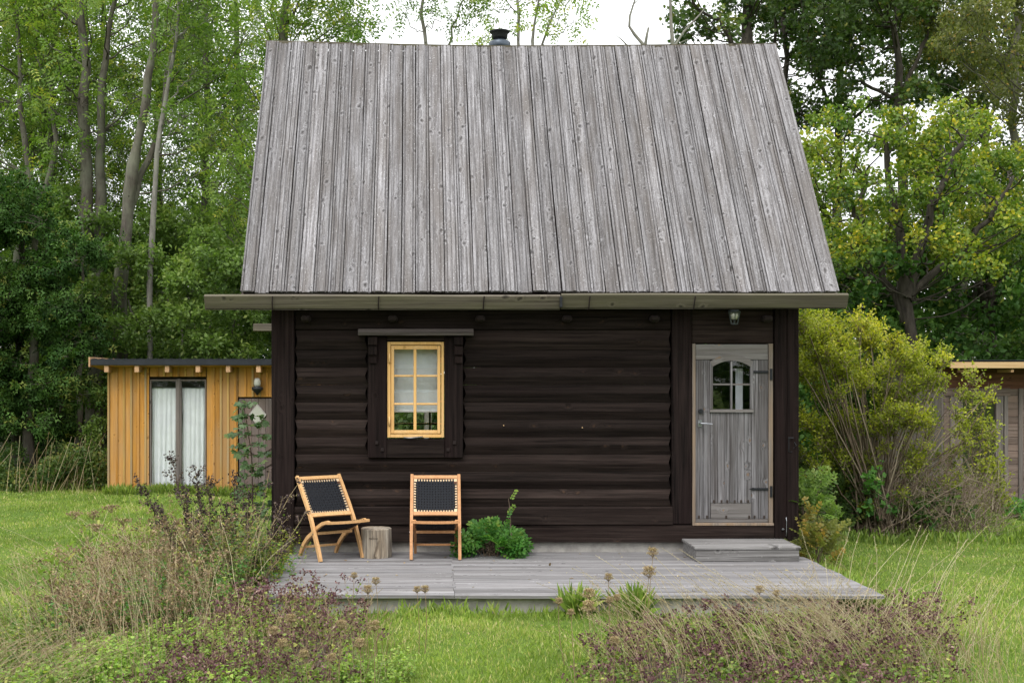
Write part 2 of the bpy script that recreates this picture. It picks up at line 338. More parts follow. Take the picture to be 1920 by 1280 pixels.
M_chair = wood('oiled_acacia_wood',(.48,.26,.105),(.74,.455,.215),'z',knots=.0,across=55,along=2.2,bump=.12,rough=.5,blotch=(.64,.36,.16),blotch_amt=.4,var=(.95,1.05))
M_chair2 = wood('reddish_oiled_wood',(.42,.20,.085),(.68,.365,.175),'z',knots=.0,across=55,along=2.2,bump=.12,rough=.5,blotch=(.48,.22,.095),blotch_amt=.4,var=(.95,1.05))
M_stump = wood('weathered_stump_wood',(.10,.085,.07),(.44,.39,.32),'z',knots=.2,across=30,along=2,bump=1,blotch=(.30,.22,.14),blotch_amt=.7,streak=.7,lo=.38,hi=.62)
M_web = plain('black_webbing',(.0055,.007,.011),.8,0,120,.4,.2)
M_tag = plain('leather_tag',(.16,.07,.04),.7)
M_conc = plain('lime_plastered_foundation',(.36,.34,.315),.95,0,9,.28,.5)
M_iron = plain('black_iron',(.025,.026,.03),.5,.6,40,.3,.3)
M_steel = plain('brushed_steel',(.33,.34,.36),.35,.9,60,.2)
M_flue = plain('dark_blue_grey_steel',(.06,.075,.095),.35,.5,12,.3,.1)
M_lampg = plain('painted_lamp_metal',(.07,.08,.085),.5,.4)
M_white = plain('white_cloth',(.84,.84,.88),.95,0,6,.05,.1)
M_blind = plain('thin_blind_cloth',(.62,.66,.68),.9,0,14,.05,.1)
M_sheet = plain('black_sheet_metal',(.022,.024,.03),.4,.3,6,.2)
M_inside = plain('dim_room_plaster',(.10,.09,.08),.95,0,6,.1)
M_glass = glassmat('window_glass'); M_frost=plain('frosted_lamp_glass',(.42,.42,.37),.25,0,30,.05)
M_peg = plain('reddish_peg_wood',(.013,.007,.006),.9)
M_rust = plain('rusty_nail',(.04,.028,.022),.9)

# ------------------------------------------------------------------ ground
def gcoords(a,b,mid,st):
    v=list(np.arange(mid[0],mid[1]+st,st)); k=st
    while v[-1]<b: k*=1.35; v.append(v[-1]+k)
    k=st; lo=[]
    x=v[0]
    while x>a: k*=1.35; x-=k; lo.append(x)
    return np.array(lo[::-1]+v)
gx=gcoords(-700,700,(-12,12),.25); gy=gcoords(-700,900,(5,26),.25)
GX,GY=np.meshgrid(gx,gy)
def gh(x,y):
    x=np.asarray(x,float); y=np.asarray(y,float)
    d=.022*np.sin(x*1.7+.4)*np.cos(y*1.3)+.016*np.sin(x*3.9+y*2.7)+.008*np.sin(x*8.1-y*7.3)
    return d*(np.hypot(x,y-14)<40)
GZ=gh(GX,GY); V=np.stack([GX,GY,GZ],-1).reshape(-1,3); nx=len(gx); ny=len(gy)
ii=(np.arange(ny-1)[:,None]*nx+np.arange(nx-1)[None]).ravel(); F=np.stack([ii,ii+1,ii+nx+1,ii+nx],1)
mg,t,o=mat('lawn_soil'); tc=N(t,'ShaderNodeTexCoord'); n1=noise(t,tc.outputs['Object'],.8,5,.6); n2=noise(t,tc.outputs['Object'],28,5,.7); n3=noise(t,tc.outputs['Object'],160,3,.7)
c=mixc(t,mrange(t,n1,.38,.66,0,1),(.085,.16,.022),(.14,.20,.040)); c=mixc(t,mrange(t,n2,.45,.75,0,.7),c,(.20,.18,.07)); c=mixc(t,mrange(t,n3,.35,.6,.55,0),c,(.05,.085,.016))
b=N(t,'ShaderNodeBsdfPrincipled'); t.links.new(c,b.inputs['Base Color']); b.inputs['Roughness'].default_value=.95; b.inputs['Specular IOR Level'].default_value=.1
bp=N(t,'ShaderNodeBump'); bp.inputs['Distance'].default_value=.02; t.links.new(n2,bp.inputs['Height']); t.links.new(bp.outputs[0],b.inputs['Normal']); t.links.new(b.outputs[0],o.inputs[0])
B=Batch(); B.add(V,F,.5); g=B.build('lawn_ground',mg,smooth=True); tag(g,kind='structure')

# ------------------------------------------------------------------ cabin
WY=12.8; DZ=.17
cab=empty('log_cabin',(1.04,WY,0),'dark brown timber cabin with tall weathered grey plank roof','cabin')
OX,OY=1.04,WY
def L(x): return x-OX
def LY(y): return y-OY
wx=lambda p: px(p,WY)-OX      # wall pixel column -> local x
wz=lambda p: pz(p,WY)
def logm(x0,x1,z0,z1,endL=True,endR=True,depth=.16,pro=.029):
    """hewn log with two bevels meeting in a ridge, hipped at its ends"""
    m=MB(); zc=(z0+z1)/2+random.uniform(-.004,.004); h=.030; e0=h if endL else 0; e1=h if endR else 0
    n=5; xs=[x0+(x1-x0)*k/n for k in range(n+1)]; xs[0]=x0; xs[-1]=x1
    vs=[]; 
    for k,x in enumerate(xs):
        xr=x+(e0 if k==0 else 0)-(e1 if k==n else 0)
        j=random.uniform(-.004,.004) if 0<k<n else 0
        vs+=[(x,0+.004,z1-.0015),(xr,-pro+j,zc+.006),(xr,-pro+j,zc-.006),(x,.004,z0+.0015),(x,depth,z0+.0015),(x,depth,z1-.0015)]
    fs=[(6*k+i,6*k+(i+1)%6,6*(k+1)+(i+1)%6,6*(k+1)+i) for k in range(n) for i in range(6)]
    fs+=[(5,4,3,2,1,0),tuple(6*n+i for i in range(6))]
    return m.add(vs,fs)
P0,P1=wx(553),wx(1258); TL,TR=wx(690),wx(868)
zj=[wz(948.8)+k*(wz(623.7)-wz(948.8))/10 for k in range(11)]
zhead=wz(618)
WB=wz(826)  # top of the opening's bottom board
for k in range(10):
    z0,z1=zj[k],zj[k+1] if k<9 else zhead
    if z1<wz(857)+.06: logm(P0,P1,z0,z1).build('wall_log',M_dark,cab)
    else:
        logm(P0,TL+.0,z0,z1).build('wall_log',M_dark,cab); logm(TR,P1,z0,z1).build('wall_log',M_dark,cab)
# heavy bottom log and sill
m=MB(); m.extrude([(-.055,wz(982)+.004),(-.06,wz(952)),(-.03,wz(949)),(.16,wz(949)),(.16,wz(982)+.004)],'x',wx(553.5),wx(1259.5),6,lambda q:(.003*math.sin(q*9),0)); m.build('bottom_log',M_dark,cab)
m=MB(); m.extrude([(-.03,wz(1015)),(-.036,wz(985)),(-.02,wz(982)),(.16,wz(982)),(.16,wz(1015))],'x',wx(553.5),wx(1450),6,lambda q:(.002*math.sin(q*7),0)); m.build('sill_beam',M_dark,cab)
bx('header_beam',M_dark,cab,wx(553.5),wx(1257.5),-.02,.16,zhead+.003,2.80,.006)
bx('lintel_board',M_dark,cab,wx(1296.5),wx(1449.5),-.015,.16,wz(643),2.80,.006)
bx('corner_post',M_darkz,cab,wx(510),wx(552.5),-.05,.16,wz(1015),2.83,.008)
bx('corner_post',M_darkz,cab,wx(1451),wx(1473),-.05,.16,wz(1008),2.83,.006)
bx('corner_post',M_darkz,cab,wx(1473.8),wx(1495),-.056,.16,wz(1012),2.83,.006)
bx('door_post',M_darkz,cab,wx(1259),wx(1295.5),-.045,.16,wz(982)+.003,2.80,.008)
# rafter tails poking through the header
for p in (575,737,900,1062,1225,1435):
    bx('rafter_tail',M_peg,cab,wx(p-9),wx(p+9),-.12,.0,wz(604),wz(592),.02)
# other walls (gable ends, back with an opening), simple boarded logs
BY=3.74
for z in np.arange(.281,2.75,.181):
    for xs_ in (wx(510)+.02,wx(1495)-.14): MB().box(xs_,xs_+.12,.162,BY,z,z+.178,.02).build('side_log',M_dark,cab)
for z in np.arange(.281,2.75,.181):
    if 1.1<z<2.2:
        segs=[(wx(510)+.15,L(-.75)),(L(.62),wx(1495)-.15)]
    else: segs=[(wx(510)+.15,wx(1495)-.15)]
    for a,b_ in segs: MB().box(a,b_,BY-.14,BY,z,z+.178,.02).build('back_log',M_dark,cab)
# gable triangles
EY,RY=12.45,14.67; EZ=2.86; RZ=5.95
for xs_ in (wx(510)+.03,wx(1495)-.09):
    m=MB(); tri=[(.0,2.80),(BY,2.80),(BY/2,RZ-.22)]
    m.extrude(tri,'x',xs_,xs_+.06); m.build('gable',M_darkz,cab)
bx('floor',M_inside,cab,wx(510)+.17,wx(1495)-.17,.17,BY-.17,.30,.34,0)
bx('ceiling',M_inside,cab,wx(510)+.17,wx(1495)-.17,.17,BY-.17,2.66,2.70,0)
bx('partition',M_inside,cab,L(1.9),L(1.95),.17,BY-.17,.345,2.655,0)
bx('foundation',M_conc,cab,wx(512),wx(1490),.03,BY-.03,-.1,wz(1016),.004)
# back window
bw=bx('back_window',M_yelz,cab,L(-.75),L(-.69),BY-.10,BY-.04,1.0,2.27,.003)
for a in ((L(.56),L(.62),1.0,2.27),(L(-.69),L(.56),1.0,1.07),(L(-.69),L(.56),2.2,2.27),(L(-.08),L(-.05),1.07,2.2)):
    bx('muntin',M_yelz,bw,a[0],a[1],BY-.10,BY-.04,a[2],a[3],.003)
for z in (1.37,1.67): bx('muntin',M_yelz,bw,L(-.69),L(.56),BY-.09,BY-.05,z,z+.025,.002)
# --- front window
win=empty('window',(0,0,0),parent=cab)
bx('trim_board',M_darkz,win,TL,wx(725.5),-.07,.10,wz(857),wz(631),.004)
bx('trim_board',M_darkz,win,wx(833.5),TR,-.07,.10,wz(857),wz(631),.004)
bx('trim_board',M_dark,win,wx(726),wx(833),-.065,.10,wz(857),wz(823),.004)
bx('trim_board',M_dark,win,wx(726),wx(833),-.060,.10,wz(639),wz(629),.003)
m=MB(); m.extrude([(-.16,wz(629.5)),(-.165,wz(624)),(-.12,wz(618)),(.0,wz(616)),(.0,wz(629.5))],'x',wx(673),wx(887)); hood=m.build('window_hood',M_hood,win)
for a,b_ in ((691.5,708),(851,868)):
    for k,(y0,y1,d) in enumerate(((632,647,.125),(647.6,649.6,.105),(650,665.5,.118),(666,668,.102),(668.5,681,.095))):
        bx('bracket_block',M_darkz,win,wx(a+.3*k),wx(b_-.3*k),-d,-.071,wz(y1),wz(y0),.003)
for p,q in ((707,829),(717.5,842),(852,829),(840,842)):
    bx('trim_peg',M_peg,win,wx(p-3),wx(p+3),-.086,-.06,wz(q+3),wz(q-3),.003)
fr_y0=-.045
for a in ((726.5,732.5,641,819.5),(827.5,832.5,641,819.5),(732.7,827.3,641,646.5),(732.7,827.3,813.5,819.5)):
    bx('frame',M_yelz,win,wx(a[0]),wx(a[1]),fr_y0,.09,wz(a[3]),wz(a[2]),.002)
for a in ((733.3,739,648,812),(820,826,648,812),(739.2,819.8,648,655),(739.2,819.8,806,812)):
    bx('sash',M_yelz,win,wx(a[0]),wx(a[1]),-.035,.02,wz(a[3]),wz(a[2]),.003)
bx('muntin',M_yelz,win,wx(775.5),wx(781),-.032,.01,wz(805.8),wz(655.2),.004)
for y in (704.5,757):
    for a,b_ in ((739.2,775.3),(781.2,819.8)): bx('muntin',M_yelz,win,wx(a),wx(b_),-.030,.01,wz(y+2),wz(y-2),.004)
for a,b_ in ((739.2,775.3),(781.2,819.8)):
    for c_,d_ in ((655.3,702.3),(706.7,754.8),(759.2,805.8)):
        bx('pane',M_glass,win,wx(a),wx(b_),-.012,-.009,wz(d_),wz(c_),0)
for y in (672,789): MB().tube([(wx(730.5),-.055,wz(y+9)),(wx(730.5),-.055,wz(y-9))],.010,8).build('hinge',M_yelz,win,True)
MB().tube([(wx(757),-.075,wz(819)),(wx(770),-.085,wz(820)),(wx(793),-.075,wz(817.5))],.006,6).build('window_hook',M_steel,win,True)
# --- roof : every plank its own object
roof=empty('roof',(0,0,0),parent=cab)
NB=41; XL0,XR0=px(450,EY),px(1575,EY); pitch=(XR0-XL0)/NB
RXL,RXR=px(500,RY),px(1455,RY)
slope=math.atan2(RZ-EZ,RY-EY); SL=math.hypot(RZ-EZ,RY-EY)
for k in range(NB):
    w2=pitch/2-.003-random.uniform(0,.0025); over=(k%2==0)
    c=.003 if over else .0
    prof=[(-w2,-.024),(-w2,-.002),(-w2+.004,.002),(-w2+.017,.0035),(-w2+.019,-.012),(-w2+.028,-.012),(-w2+.031,.004),(0,.005+random.uniform(0,.003)),
          (w2-.031,.004),(w2-.028,-.012),(w2-.019,-.012),(w2-.017,.0035),(w2-.004,.002),(w2,-.002),(w2,-.024)]
    if k%3==1: prof=[(-w2,-.024),(-w2,.0),(-w2+.008,.004),(-w2+.028,.005),(-w2+.034,-.008),(0,-.003),(w2-.034,-.008),(w2-.028,.005),(w2-.008,.004),(w2,.0),(w2,-.024)]
    if k%4==2: prof=prof[:7]+[(-.006,.004),(-.004,-.006),(.004,-.006),(.006,.004)]+prof[8:] if len(prof)==15 else prof
    a,b_=random.uniform(-.003,.003),random.uniform(-.004,.004); ph=random.uniform(0,6)
    xc0=XL0+(k+.5)*pitch; xc1=RXL+(k+.5)*(RXR-RXL)/NB
    sl_ex=(86.8-float(np.interp(500+955*(k+.5)/NB,[498,620,750,935,1200,1455],[78,81,84.5,87.5,86,83])))/156.8*math.sin(slope)
    m=MB(); m.extrude(prof,'y',-.0+random.uniform(-.012,.008),SL+sl_ex+random.uniform(-.002,.003),5,lambda q:((xc1-xc0)*q+.0025*math.sin(q*5+ph),.004*math.sin(q*4+ph)))
    dzr=float(np.interp(500+955*(k+.5)/NB,[498,620,750,935,1200,1455],[78,81,84.5,87.5,86,83])); dzr=(86.6-dzr)/156.8; sag=dzr*math.cos(slope)/.9
    lift=(.009 if over else 0)+random.uniform(-.003,.004)
    up=Vector((0,-math.sin(slope),math.cos(slope)))*lift
    mm=Matrix.Rotation(slope+sag/SL*.9,3,'X')@Matrix.Rotation(random.uniform(-.03,.03),3,'Y')
    o=m.build('roof_plank',M_roof,roof,loc=(L(xc0)+up.x,LY(EY)+up.y,EZ+up.z),rot=mm.to_euler())
MB().bar([(px(a,RY+.012)-OX,RY+.02-OY,pz(b_+4.6,RY+.012)) for a,b_ in ((498,77.5),(560,79),(620,80.5),(750,84),(850,86),(935,87),(1060,86.6),(1200,85.5),(1330,84),(1457,82.5))],.035,.075,side=(0,1,0)).build('ridge_board',M_gut,roof)
# under-sheet, back slope, barge boards, ridge strip, eave fascia
m=MB(); m.add([(L(XL0)+.03,LY(EY)+.05,EZ-.035),(L(XR0)-.03,LY(EY)+.05,EZ-.035),(L(RXR)-.03,LY(RY),RZ-.10),(L(RXL)+.03,LY(RY),RZ-.10),
               (L(XL0)+.03,LY(EY)+.08,EZ-.075),(L(XR0)-.03,LY(EY)+.08,EZ-.075),(L(RXR)-.03,LY(RY),RZ-.16),(L(RXL)+.03,LY(RY),RZ-.16)],
              [(0,1,2,3),(7,6,5,4),(0,4,5,1),(1,5,6,2),(2,6,7,3),(3,7,4,0)]).build('roof_underlay',M_darkz,roof)
BYE=2*RY-EY
m=MB(); m.add([(L(XL0),LY(BYE),EZ),(L(XR0),LY(BYE),EZ),(L(RXR),LY(RY)+.004,RZ-.055),(L(RXL),LY(RY)+.004,RZ-.055),
               (L(XL0),LY(BYE)-.05,EZ-.03),(L(XR0),LY(BYE)-.05,EZ-.03),(L(RXR),LY(RY)+.004,RZ-.12),(L(RXL),LY(RY)+.004,RZ-.12)],
              [(3,2,1,0),(4,5,6,7),(1,5,4,0),(2,6,5,1),(3,7,6,2),(0,4,7,3)]).build('back_slope',M_roof,roof)
for (xe,xr) in ((XL0+.01,RXL+.01),(XR0-.03,RXR-.03)):
    a=(L(xe),LY(EY)+.02,EZ-.05); b_=(L(xr),LY(RY),RZ-.115); h=.10
    MB().add([a,b_,(b_[0],b_[1],b_[2]-h),(a[0],a[1]+.02,a[2]-h*.6),(a[0]+.02,a[1],a[2]),(b_[0]+.02,b_[1],b_[2]),(b_[0]+.02,b_[1],b_[2]-h),(a[0]+.02,a[1]+.02,a[2]-h*.6)],
             [(0,1,2,3),(7,6,5,4),(0,4,5,1),(1,5,6,2),(2,6,7,3),(3,7,4,0)]).build('barge_board',M_gpost,roof)
MB().box(wx(512),wx(1493),LY(EY)+.16,.16,2.745,2.80,.002).build('soffit_board',M_dark,roof)
# chimney flue
fl=empty('chimney',(0,0,0),parent=cab); CYY=15.05; kx=px(937,CYY)-OX
fz=lambda y: pz(y+5,CYY)
MB().lathe([(.125,4.9),(.125,fz(88)),(.132,fz(87)),(.132,fz(76)),(.118,fz(73.5)),(.07,fz(72.5)),(.07,fz(69))],(kx,LY(CYY),0),24).build('flue_pipe',M_flue,fl,True)
MB().lathe([(.045,fz(72)),(.085,fz(68.5)),(.095,fz(66)),(.098,fz(60)),(.112,fz(57.5)),(.130,fz(55)),(.122,fz(54.3)),(.09,fz(58))],(kx,LY(CYY),0),24).build('flue_cap',M_iron,fl,True)
# --- wooden gutter
GYY=12.30
gut=empty('wooden_gutter',(0,0,0),parent=cab)
def gpl(x0,x1,dz,tilt):
    m=MB(); zt,zb=pz(554.0,GYY)+dz,pz(577.5,GYY)+dz
    m.extrude([(GYY-OY-.020,zt-.006),(GYY-OY-.018,zt),(GYY-OY+.020,zt+.016),(GYY-OY+.028,zt+.010),(GYY-OY+.050,zb+.012),(GYY-OY+.030,zb)],'x',x0,x1,6,lambda q:(.004*math.sin(q*5),.003*math.sin(q*6)+tilt*q))
    m.build('gutter_plank',M_gut,gut)
    m=MB(); m.extrude([(GYY-OY+.052,zb+.012),(GYY-OY+.044,zb-.012),(GYY-OY+.17,zb+.035),(GYY-OY+.165,zb+.055)],'x',x0,x1,3,lambda q:(0,tilt*q)); m.build('gutter_plank',M_gut,gut)
gx_=lambda p: px(p,GYY)-OX
gpl(gx_(383),gx_(1050.5),-.004,.0); gpl(gx_(1052.5),gx_(1590),.006,.004)
MB().box(gx_(1049),gx_(1054),GYY-OY-.03,GYY-OY+.03,pz(576,GYY),pz(556,GYY),.002).build('gutter_joint',M_iron,gut,rot=None)
for p in (511,710,907,1105,1302):
    m=MB(); zt,zb=pz(555.5,GYY),pz(579.5,GYY)
    m.bar([(gx_(p)+.004,GYY-OY-.030,zt),(gx_(p)-.002,GYY-OY-.012,(zt+zb)/2),(gx_(p)-.004,GYY-OY+.022,zb),(gx_(p),GYY-OY+.10,zb+.005),(gx_(p),GYY-OY+.3,zb+.02)],.012,.005).build('gutter_bracket',M_peg,gut)
m=MB(); B2=BYE+.15; zt=pz(605.5,16.9)
m.extrude([(B2-OY,zt),(B2-OY+.03,zt),(B2-OY+.03,zt-.115),(B2-OY-.03,zt-.10)],'x',px(475,B2)-OX,L(4.3)); m.build('back_gutter',M_gut,gut)
# --- door
door=empty('door',(0,0,0),parent=cab); DYF=-.012
bx('jamb',M_jamb,door,wx(1297),wx(1303),-.03,.10,wz(979),wz(644),.002)
bx('jamb',M_jamb,door,wx(1440),wx(1448),-.03,.10,wz(979),wz(644),.002)
bx('threshold',M_jamb,door,wx(1297),wx(1449),-.045,.12,wz(984),wz(979.3),.003)
bx('door_rail',M_doorx,door,wx(1303.6),wx(1439.4),DYF-.006,.03,wz(674.4),wz(645.5),.003)
# planks: (x0,x1,y0,y1)
for a in ((1303.6,1318.6,675,972),(1319,1331.6,675,972),(1408.8,1421.6,675,972),(1422,1439.4,675,972)):
    bx('door_plank',M_doorz,door,wx(a[0]),wx(a[1]),DYF,.03,wz(a[3]),wz(a[2]),.003)
xs_=[1332,1345,1358.5,1368,1383,1395,1408.4]
for i in range(6):
    bx('door_plank',M_doorz,door,wx(xs_[i]+.2),wx(xs_[i+1]-.2),DYF-random.uniform(0,.003),.03,wz(942),wz(773),.003)
bx('door_rail',M_doorx,door,wx(1332.3),wx(1408),DYF-.001,.03,wz(971.6),wz(942.6),.003)
bx('door_rail',M_doorx,door,wx(1303.6),wx(1439.4),DYF-.004,.03,wz(978.5),wz(972.5),.002)
# arched window frame in the door
def arc(t,x0,x1,yb,yt): # arch top curve: t 0..1
    return (x0+(x1-x0)*t, yb-(yb-yt)*(1-(2*t-1)**2))
n=14
m=MB(); vs=[]; 
for k in range(n+1):
    xo,yo=arc(k/n,1330,1411,678,664.5); xi,yi=arc(k/n,1335.5,1405.5,687,676)
    for (x_,y_) in ((xo,yo),(xi,yi)):
        vs.append((wx(x_),-.032,wz(y_))); vs.append((wx(x_),.0,wz(y_)))
fs=[]
for k in range(n):
    a=4*k; b2=4*(k+1); fs+=[(a,a+2,b2+2,b2),(a+1,b2+1,b2+3,a+3),(a,b2,b2+1,a+1),(a+2,a+3,b2+3,b2+2)]
fs+=[(0,1,3,2),(4*n,4*n+2,4*n+3,4*n+1)]
m.add(vs,fs).build('window_arch',M_doorx,door)
bx('window_stile',M_doorz,door,wx(1330),wx(1335.5),-.030,.0,wz(766.5),wz(678.3),.002)
bx('window_stile',M_doorz,door,wx(1405.5),wx(1411),-.030,.0,wz(766.5),wz(678.3),.002)
bx('window_rail',M_doorx,door,wx(1329.5),wx(1411.5),-.036,.0,wz(772.5),wz(767),.002)
bx('muntin',M_doorz,door,wx(1368.7),wx(1372.3),-.024,.005,wz(766.8),wz(677),.002)
for a,b_ in ((1335.7,1368.5),(1372.5,1405.3)): bx('muntin',M_doorx,door,wx(a),wx(b_),-.022,.005,wz(722.2),wz(718.8),.002)
for a,b_ in ((1335.7,1368.5),(1372.5,1405.3)):
    bx('pane',M_glass,door,wx(a),wx(b_),-.004,-.001,wz(766.8),wz(722.4),0)
    bx('pane',M_glass,door,wx(a),wx(b_),-.004,-.001,wz(718.6),wz(676.5),0)
for yy in (697,916):
    hg=MB(); hg.box(wx(1412),wx(1446),-.024,-.013,wz(yy+2.2),wz(yy-2.2),.002); hg.add([(wx(1404),-.019,wz(yy)),(wx(1412),-.022,wz(yy-3)),(wx(1412),-.022,wz(yy+3)),(wx(1404),-.015,wz(yy)),(wx(1412),-.013,wz(yy-3)),(wx(1412),-.013,wz(yy+3))],[(0,1,2),(3,5,4),(0,3,4,1),(0,2,5,3),(1,4,5,2)])
    hg.box(wx(1442),wx(1446.5),-.045,-.031,wz(yy+15),wz(yy-6),.002); hg.build('strap_hinge',M_iron,door)
MB().tube([(wx(1313),-.014,wz(770.5)),(wx(1313),-.034,wz(770.5))],.024,14).build('lock',M_iron,door)
m=MB(); m.tube([(wx(1312),-.012,wz(793)),(wx(1312),-.07,wz(793))],.011,8); m.tube([(wx(1311),-.07,wz(793)),(wx(1322),-.072,wz(793.5)),(wx(1333),-.068,wz(794.5))],[.010,.009,.007],8); m.box(wx(1308),wx(1316),-.018,-.011,wz(800),wz(787),.002); m.build('handle',M_steel,door)
m=MB()
for (x_,y_) in [(1338,939),(1352,939),(1363,939),(1377,939),(1389,939),(1402,939),(1310,968),(1325,968),(1361,968),(1404,968),(1414,968),(1432,968)]:
    m.box(wx(x_-1.6),wx(x_+1.6),-.022,-.0,wz(y_+3),wz(y_-2.5),.002)
tag(m.build('nail_heads',M_rust,door),kind='stuff')
# post hardware
m=MB(); m.tube([(wx(1474),-.07,wz(820)),(wx(1484),-.075,wz(820))],.005,6); m.tube([(wx(1476),-.062,wz(819)),(wx(1476),-.062,wz(846)),(wx(1482),-.062,wz(846))],.004,6); m.tube([(wx(1486),-.065,wz(828)),(wx(1489),-.075,wz(834)),(wx(1484),-.065,wz(840))],.004,6); m.build('post_latch',M_iron,cab)
m=MB(); m.tube([(wx(1471),-.06,wz(968)),(wx(1471),-.075,wz(974)),(wx(1471),-.075,wz(996)),(wx(1471),-.06,wz(1003))],.004,6); m.lathe([(.012,0),(.018,.01),(.006,.02)],(wx(1465),-.06,wz(992)),8); m.build('post_hook',M_steel,cab)
# knots / small bright plugs on the wall
for p,q in ((1091,801),(944,797)):
    MB().tube([(wx(p),-.03,wz(q)),(wx(p),-.042,wz(q))],.006,8).build('wall_plug',M_pine,cab)

# --- roman blind and curtain behind the glass
m=MB(); zs=[wz(650),wz(683),wz(690),wz(716),wz(731),wz(735),wz(760),wz(770)]
yy=[.10,.10,.085,.10,.10,.088,.10,.10]; xsb=np.linspace(wx(734),wx(826),9)
vs=[(x_,yy[i]+.004*math.sin(j*2.1+i),zs[i]) for i in range(8) for j,x_ in enumerate(xsb)]
vs2=[(a,b_+.012,c_) for a,b_,c_ in vs]
fs=[(i*9+j,i*9+j+1,(i+1)*9+j+1,(i+1)*9+j) for i in range(7) for j in range(8)]
m.add(vs,fs); m.add(vs2,fs); bl=m.build('roman_blind',M_blind,loc=(OX,OY,0)); tag(bl,'pale roman blind hanging behind the panes of the yellow window','blind')
m=MB(); m.box(wx(734),wx(826),.082,.118,wz(773),wz(769),.004).build('hem',M_white,bl)
m=MB(); cx_=np.linspace(wx(1388),wx(1402),12); vs=[(x_,.20+.012*math.sin(j*2.3),z) for z in (wz(800),wz(690)) for j,x_ in enumerate(cx_)]
vs2=[(a,b_+.006,c_) for a,b_,c_ in vs]
fs=[(j,j+1,12+j+1,12+j) for j in range(11)]; m.add(vs,fs); m.add(vs2,fs); tag(m.build('door_curtain',M_white,loc=(OX,OY,0)),'narrow white curtain behind the glass of the grey cabin door','curtain')
# --- wall lamp over the cabin door
lp=empty('wall_lamp',(px(1377,12.66),12.66,pz(599,12.66)),'small grey lantern with clear glass fixed above the cabin door','lamp')
m=MB(); m.box(-.05,.05,-.02,.13,.115,.125,.002); m.box(-.012,.012,.1,.135,.02,.12,.002); m.build('bracket',M_lampg,lp)
MB().lathe([(.075,.09),(.082,.10),(.06,.112),(.02,.12)],(0,0,0),8).build('lamp_cap',M_lampg,lp)
MB().lathe([(.032,.0),(.05,.03),(.052,.085)],(0,0,0),14).build('bulb_glass',M_frost,lp,True)
m=MB()
for i in range(6):
    q=i*math.pi/3+.4; m.tube([(.074*math.cos(q),.074*math.sin(q),.09),(.042*math.cos(q),.042*math.sin(q),-.055)],.005,5)
m.lathe([(.042,-.062),(.047,-.055),(.042,-.048)],(0,0,0),8); m.build('cage',M_lampg,lp)
lp.scale=(.82,.82,.82)
# --- step
st=empty('door_step',(3.09,12.42,DZ),'low grey two board step box under the cabin door','step')
zt=.321-DZ
for a,b_ in ((-.315,-.105),(-.102,.105),(.108,.315)): bx('tread_board',M_step,st,-.525,.525,a,b_,zt-.028,zt,.004)
bx('front_board',M_step,st,-.51,.51,-.305,-.275,.002,zt-.030,.003)
bx('side_board',M_step,st,-.512,-.482,-.272,.31,.002,zt-.030,.003); bx('side_board',M_step,st,.482,.512,-.272,.31,.002,zt-.030,.003)
# --- deck
DX0,DX1,DY0,DY1=-1.52,3.745,10.235,12.825
dk=empty('wooden_deck',((DX0+DX1)/2,(DY0+DY1)/2,0),'low silvery plank deck in front of the dark cabin','deck')
dcx,dcy=(DX0+DX1)/2,(DY0+DY1)/2
nrow=22; pw=(DY1-DY0)/nrow
for r in range(nrow):
    y0=DY0+r*pw-dcy; joints=[DX0,px(850,11.5)+random.uniform(-.01,.01),DX1] if r%2 else [DX0,px(850,11.5)+random.uniform(-.01,.01),2.1,DX1]
    if r%2==0 : joints=[DX0,.16+random.uniform(-.01,.01),DX1]
    for i in range(len(joints)-1):
        a=joints[i]-dcx+(.002 if i else random.uniform(-.012,.0)); b_=joints[i+1]-dcx-(.002 if i<len(joints)-2 else random.uniform(-.012,0))
        w_=pw-.005; zz=DZ+random.uniform(-.002,.002); hh=.028
        prof=[(y0,zz-hh),(y0,zz-.004),(y0+.004,zz)]
        for g in range(1,6): gy_=y0+w_*g/6; prof+=[(gy_-.004,zz),(gy_,zz-.004),(gy_+.004,zz)]
        prof+=[(y0+w_-.004,zz),(y0+w_,zz-.004),(y0+w_,zz-hh)]
        m=MB(); m.extrude(prof,'x',a,b_,2,lambda q:(0,.002*math.sin(q*5+r))); m.build('deck_board',M_deck,dk)
for y in (DY0+.07,DY0+1.2,DY1-.15): bx('joist_beam',M_conc if y<DY0+.1 else M_gpost,dk,DX0+.12-dcx,DX1-.42-dcx,y-dcy,y+.1-dcy,-.05,DZ-.034,.004)
for x in np.linspace(DX0+.15,DX1-.5,8): bx('cross_joist',M_gpost,dk,x-dcx,x+.05-dcx,DY0+.18-dcy,DY0+1.19-dcy,0,DZ-.035,.003)

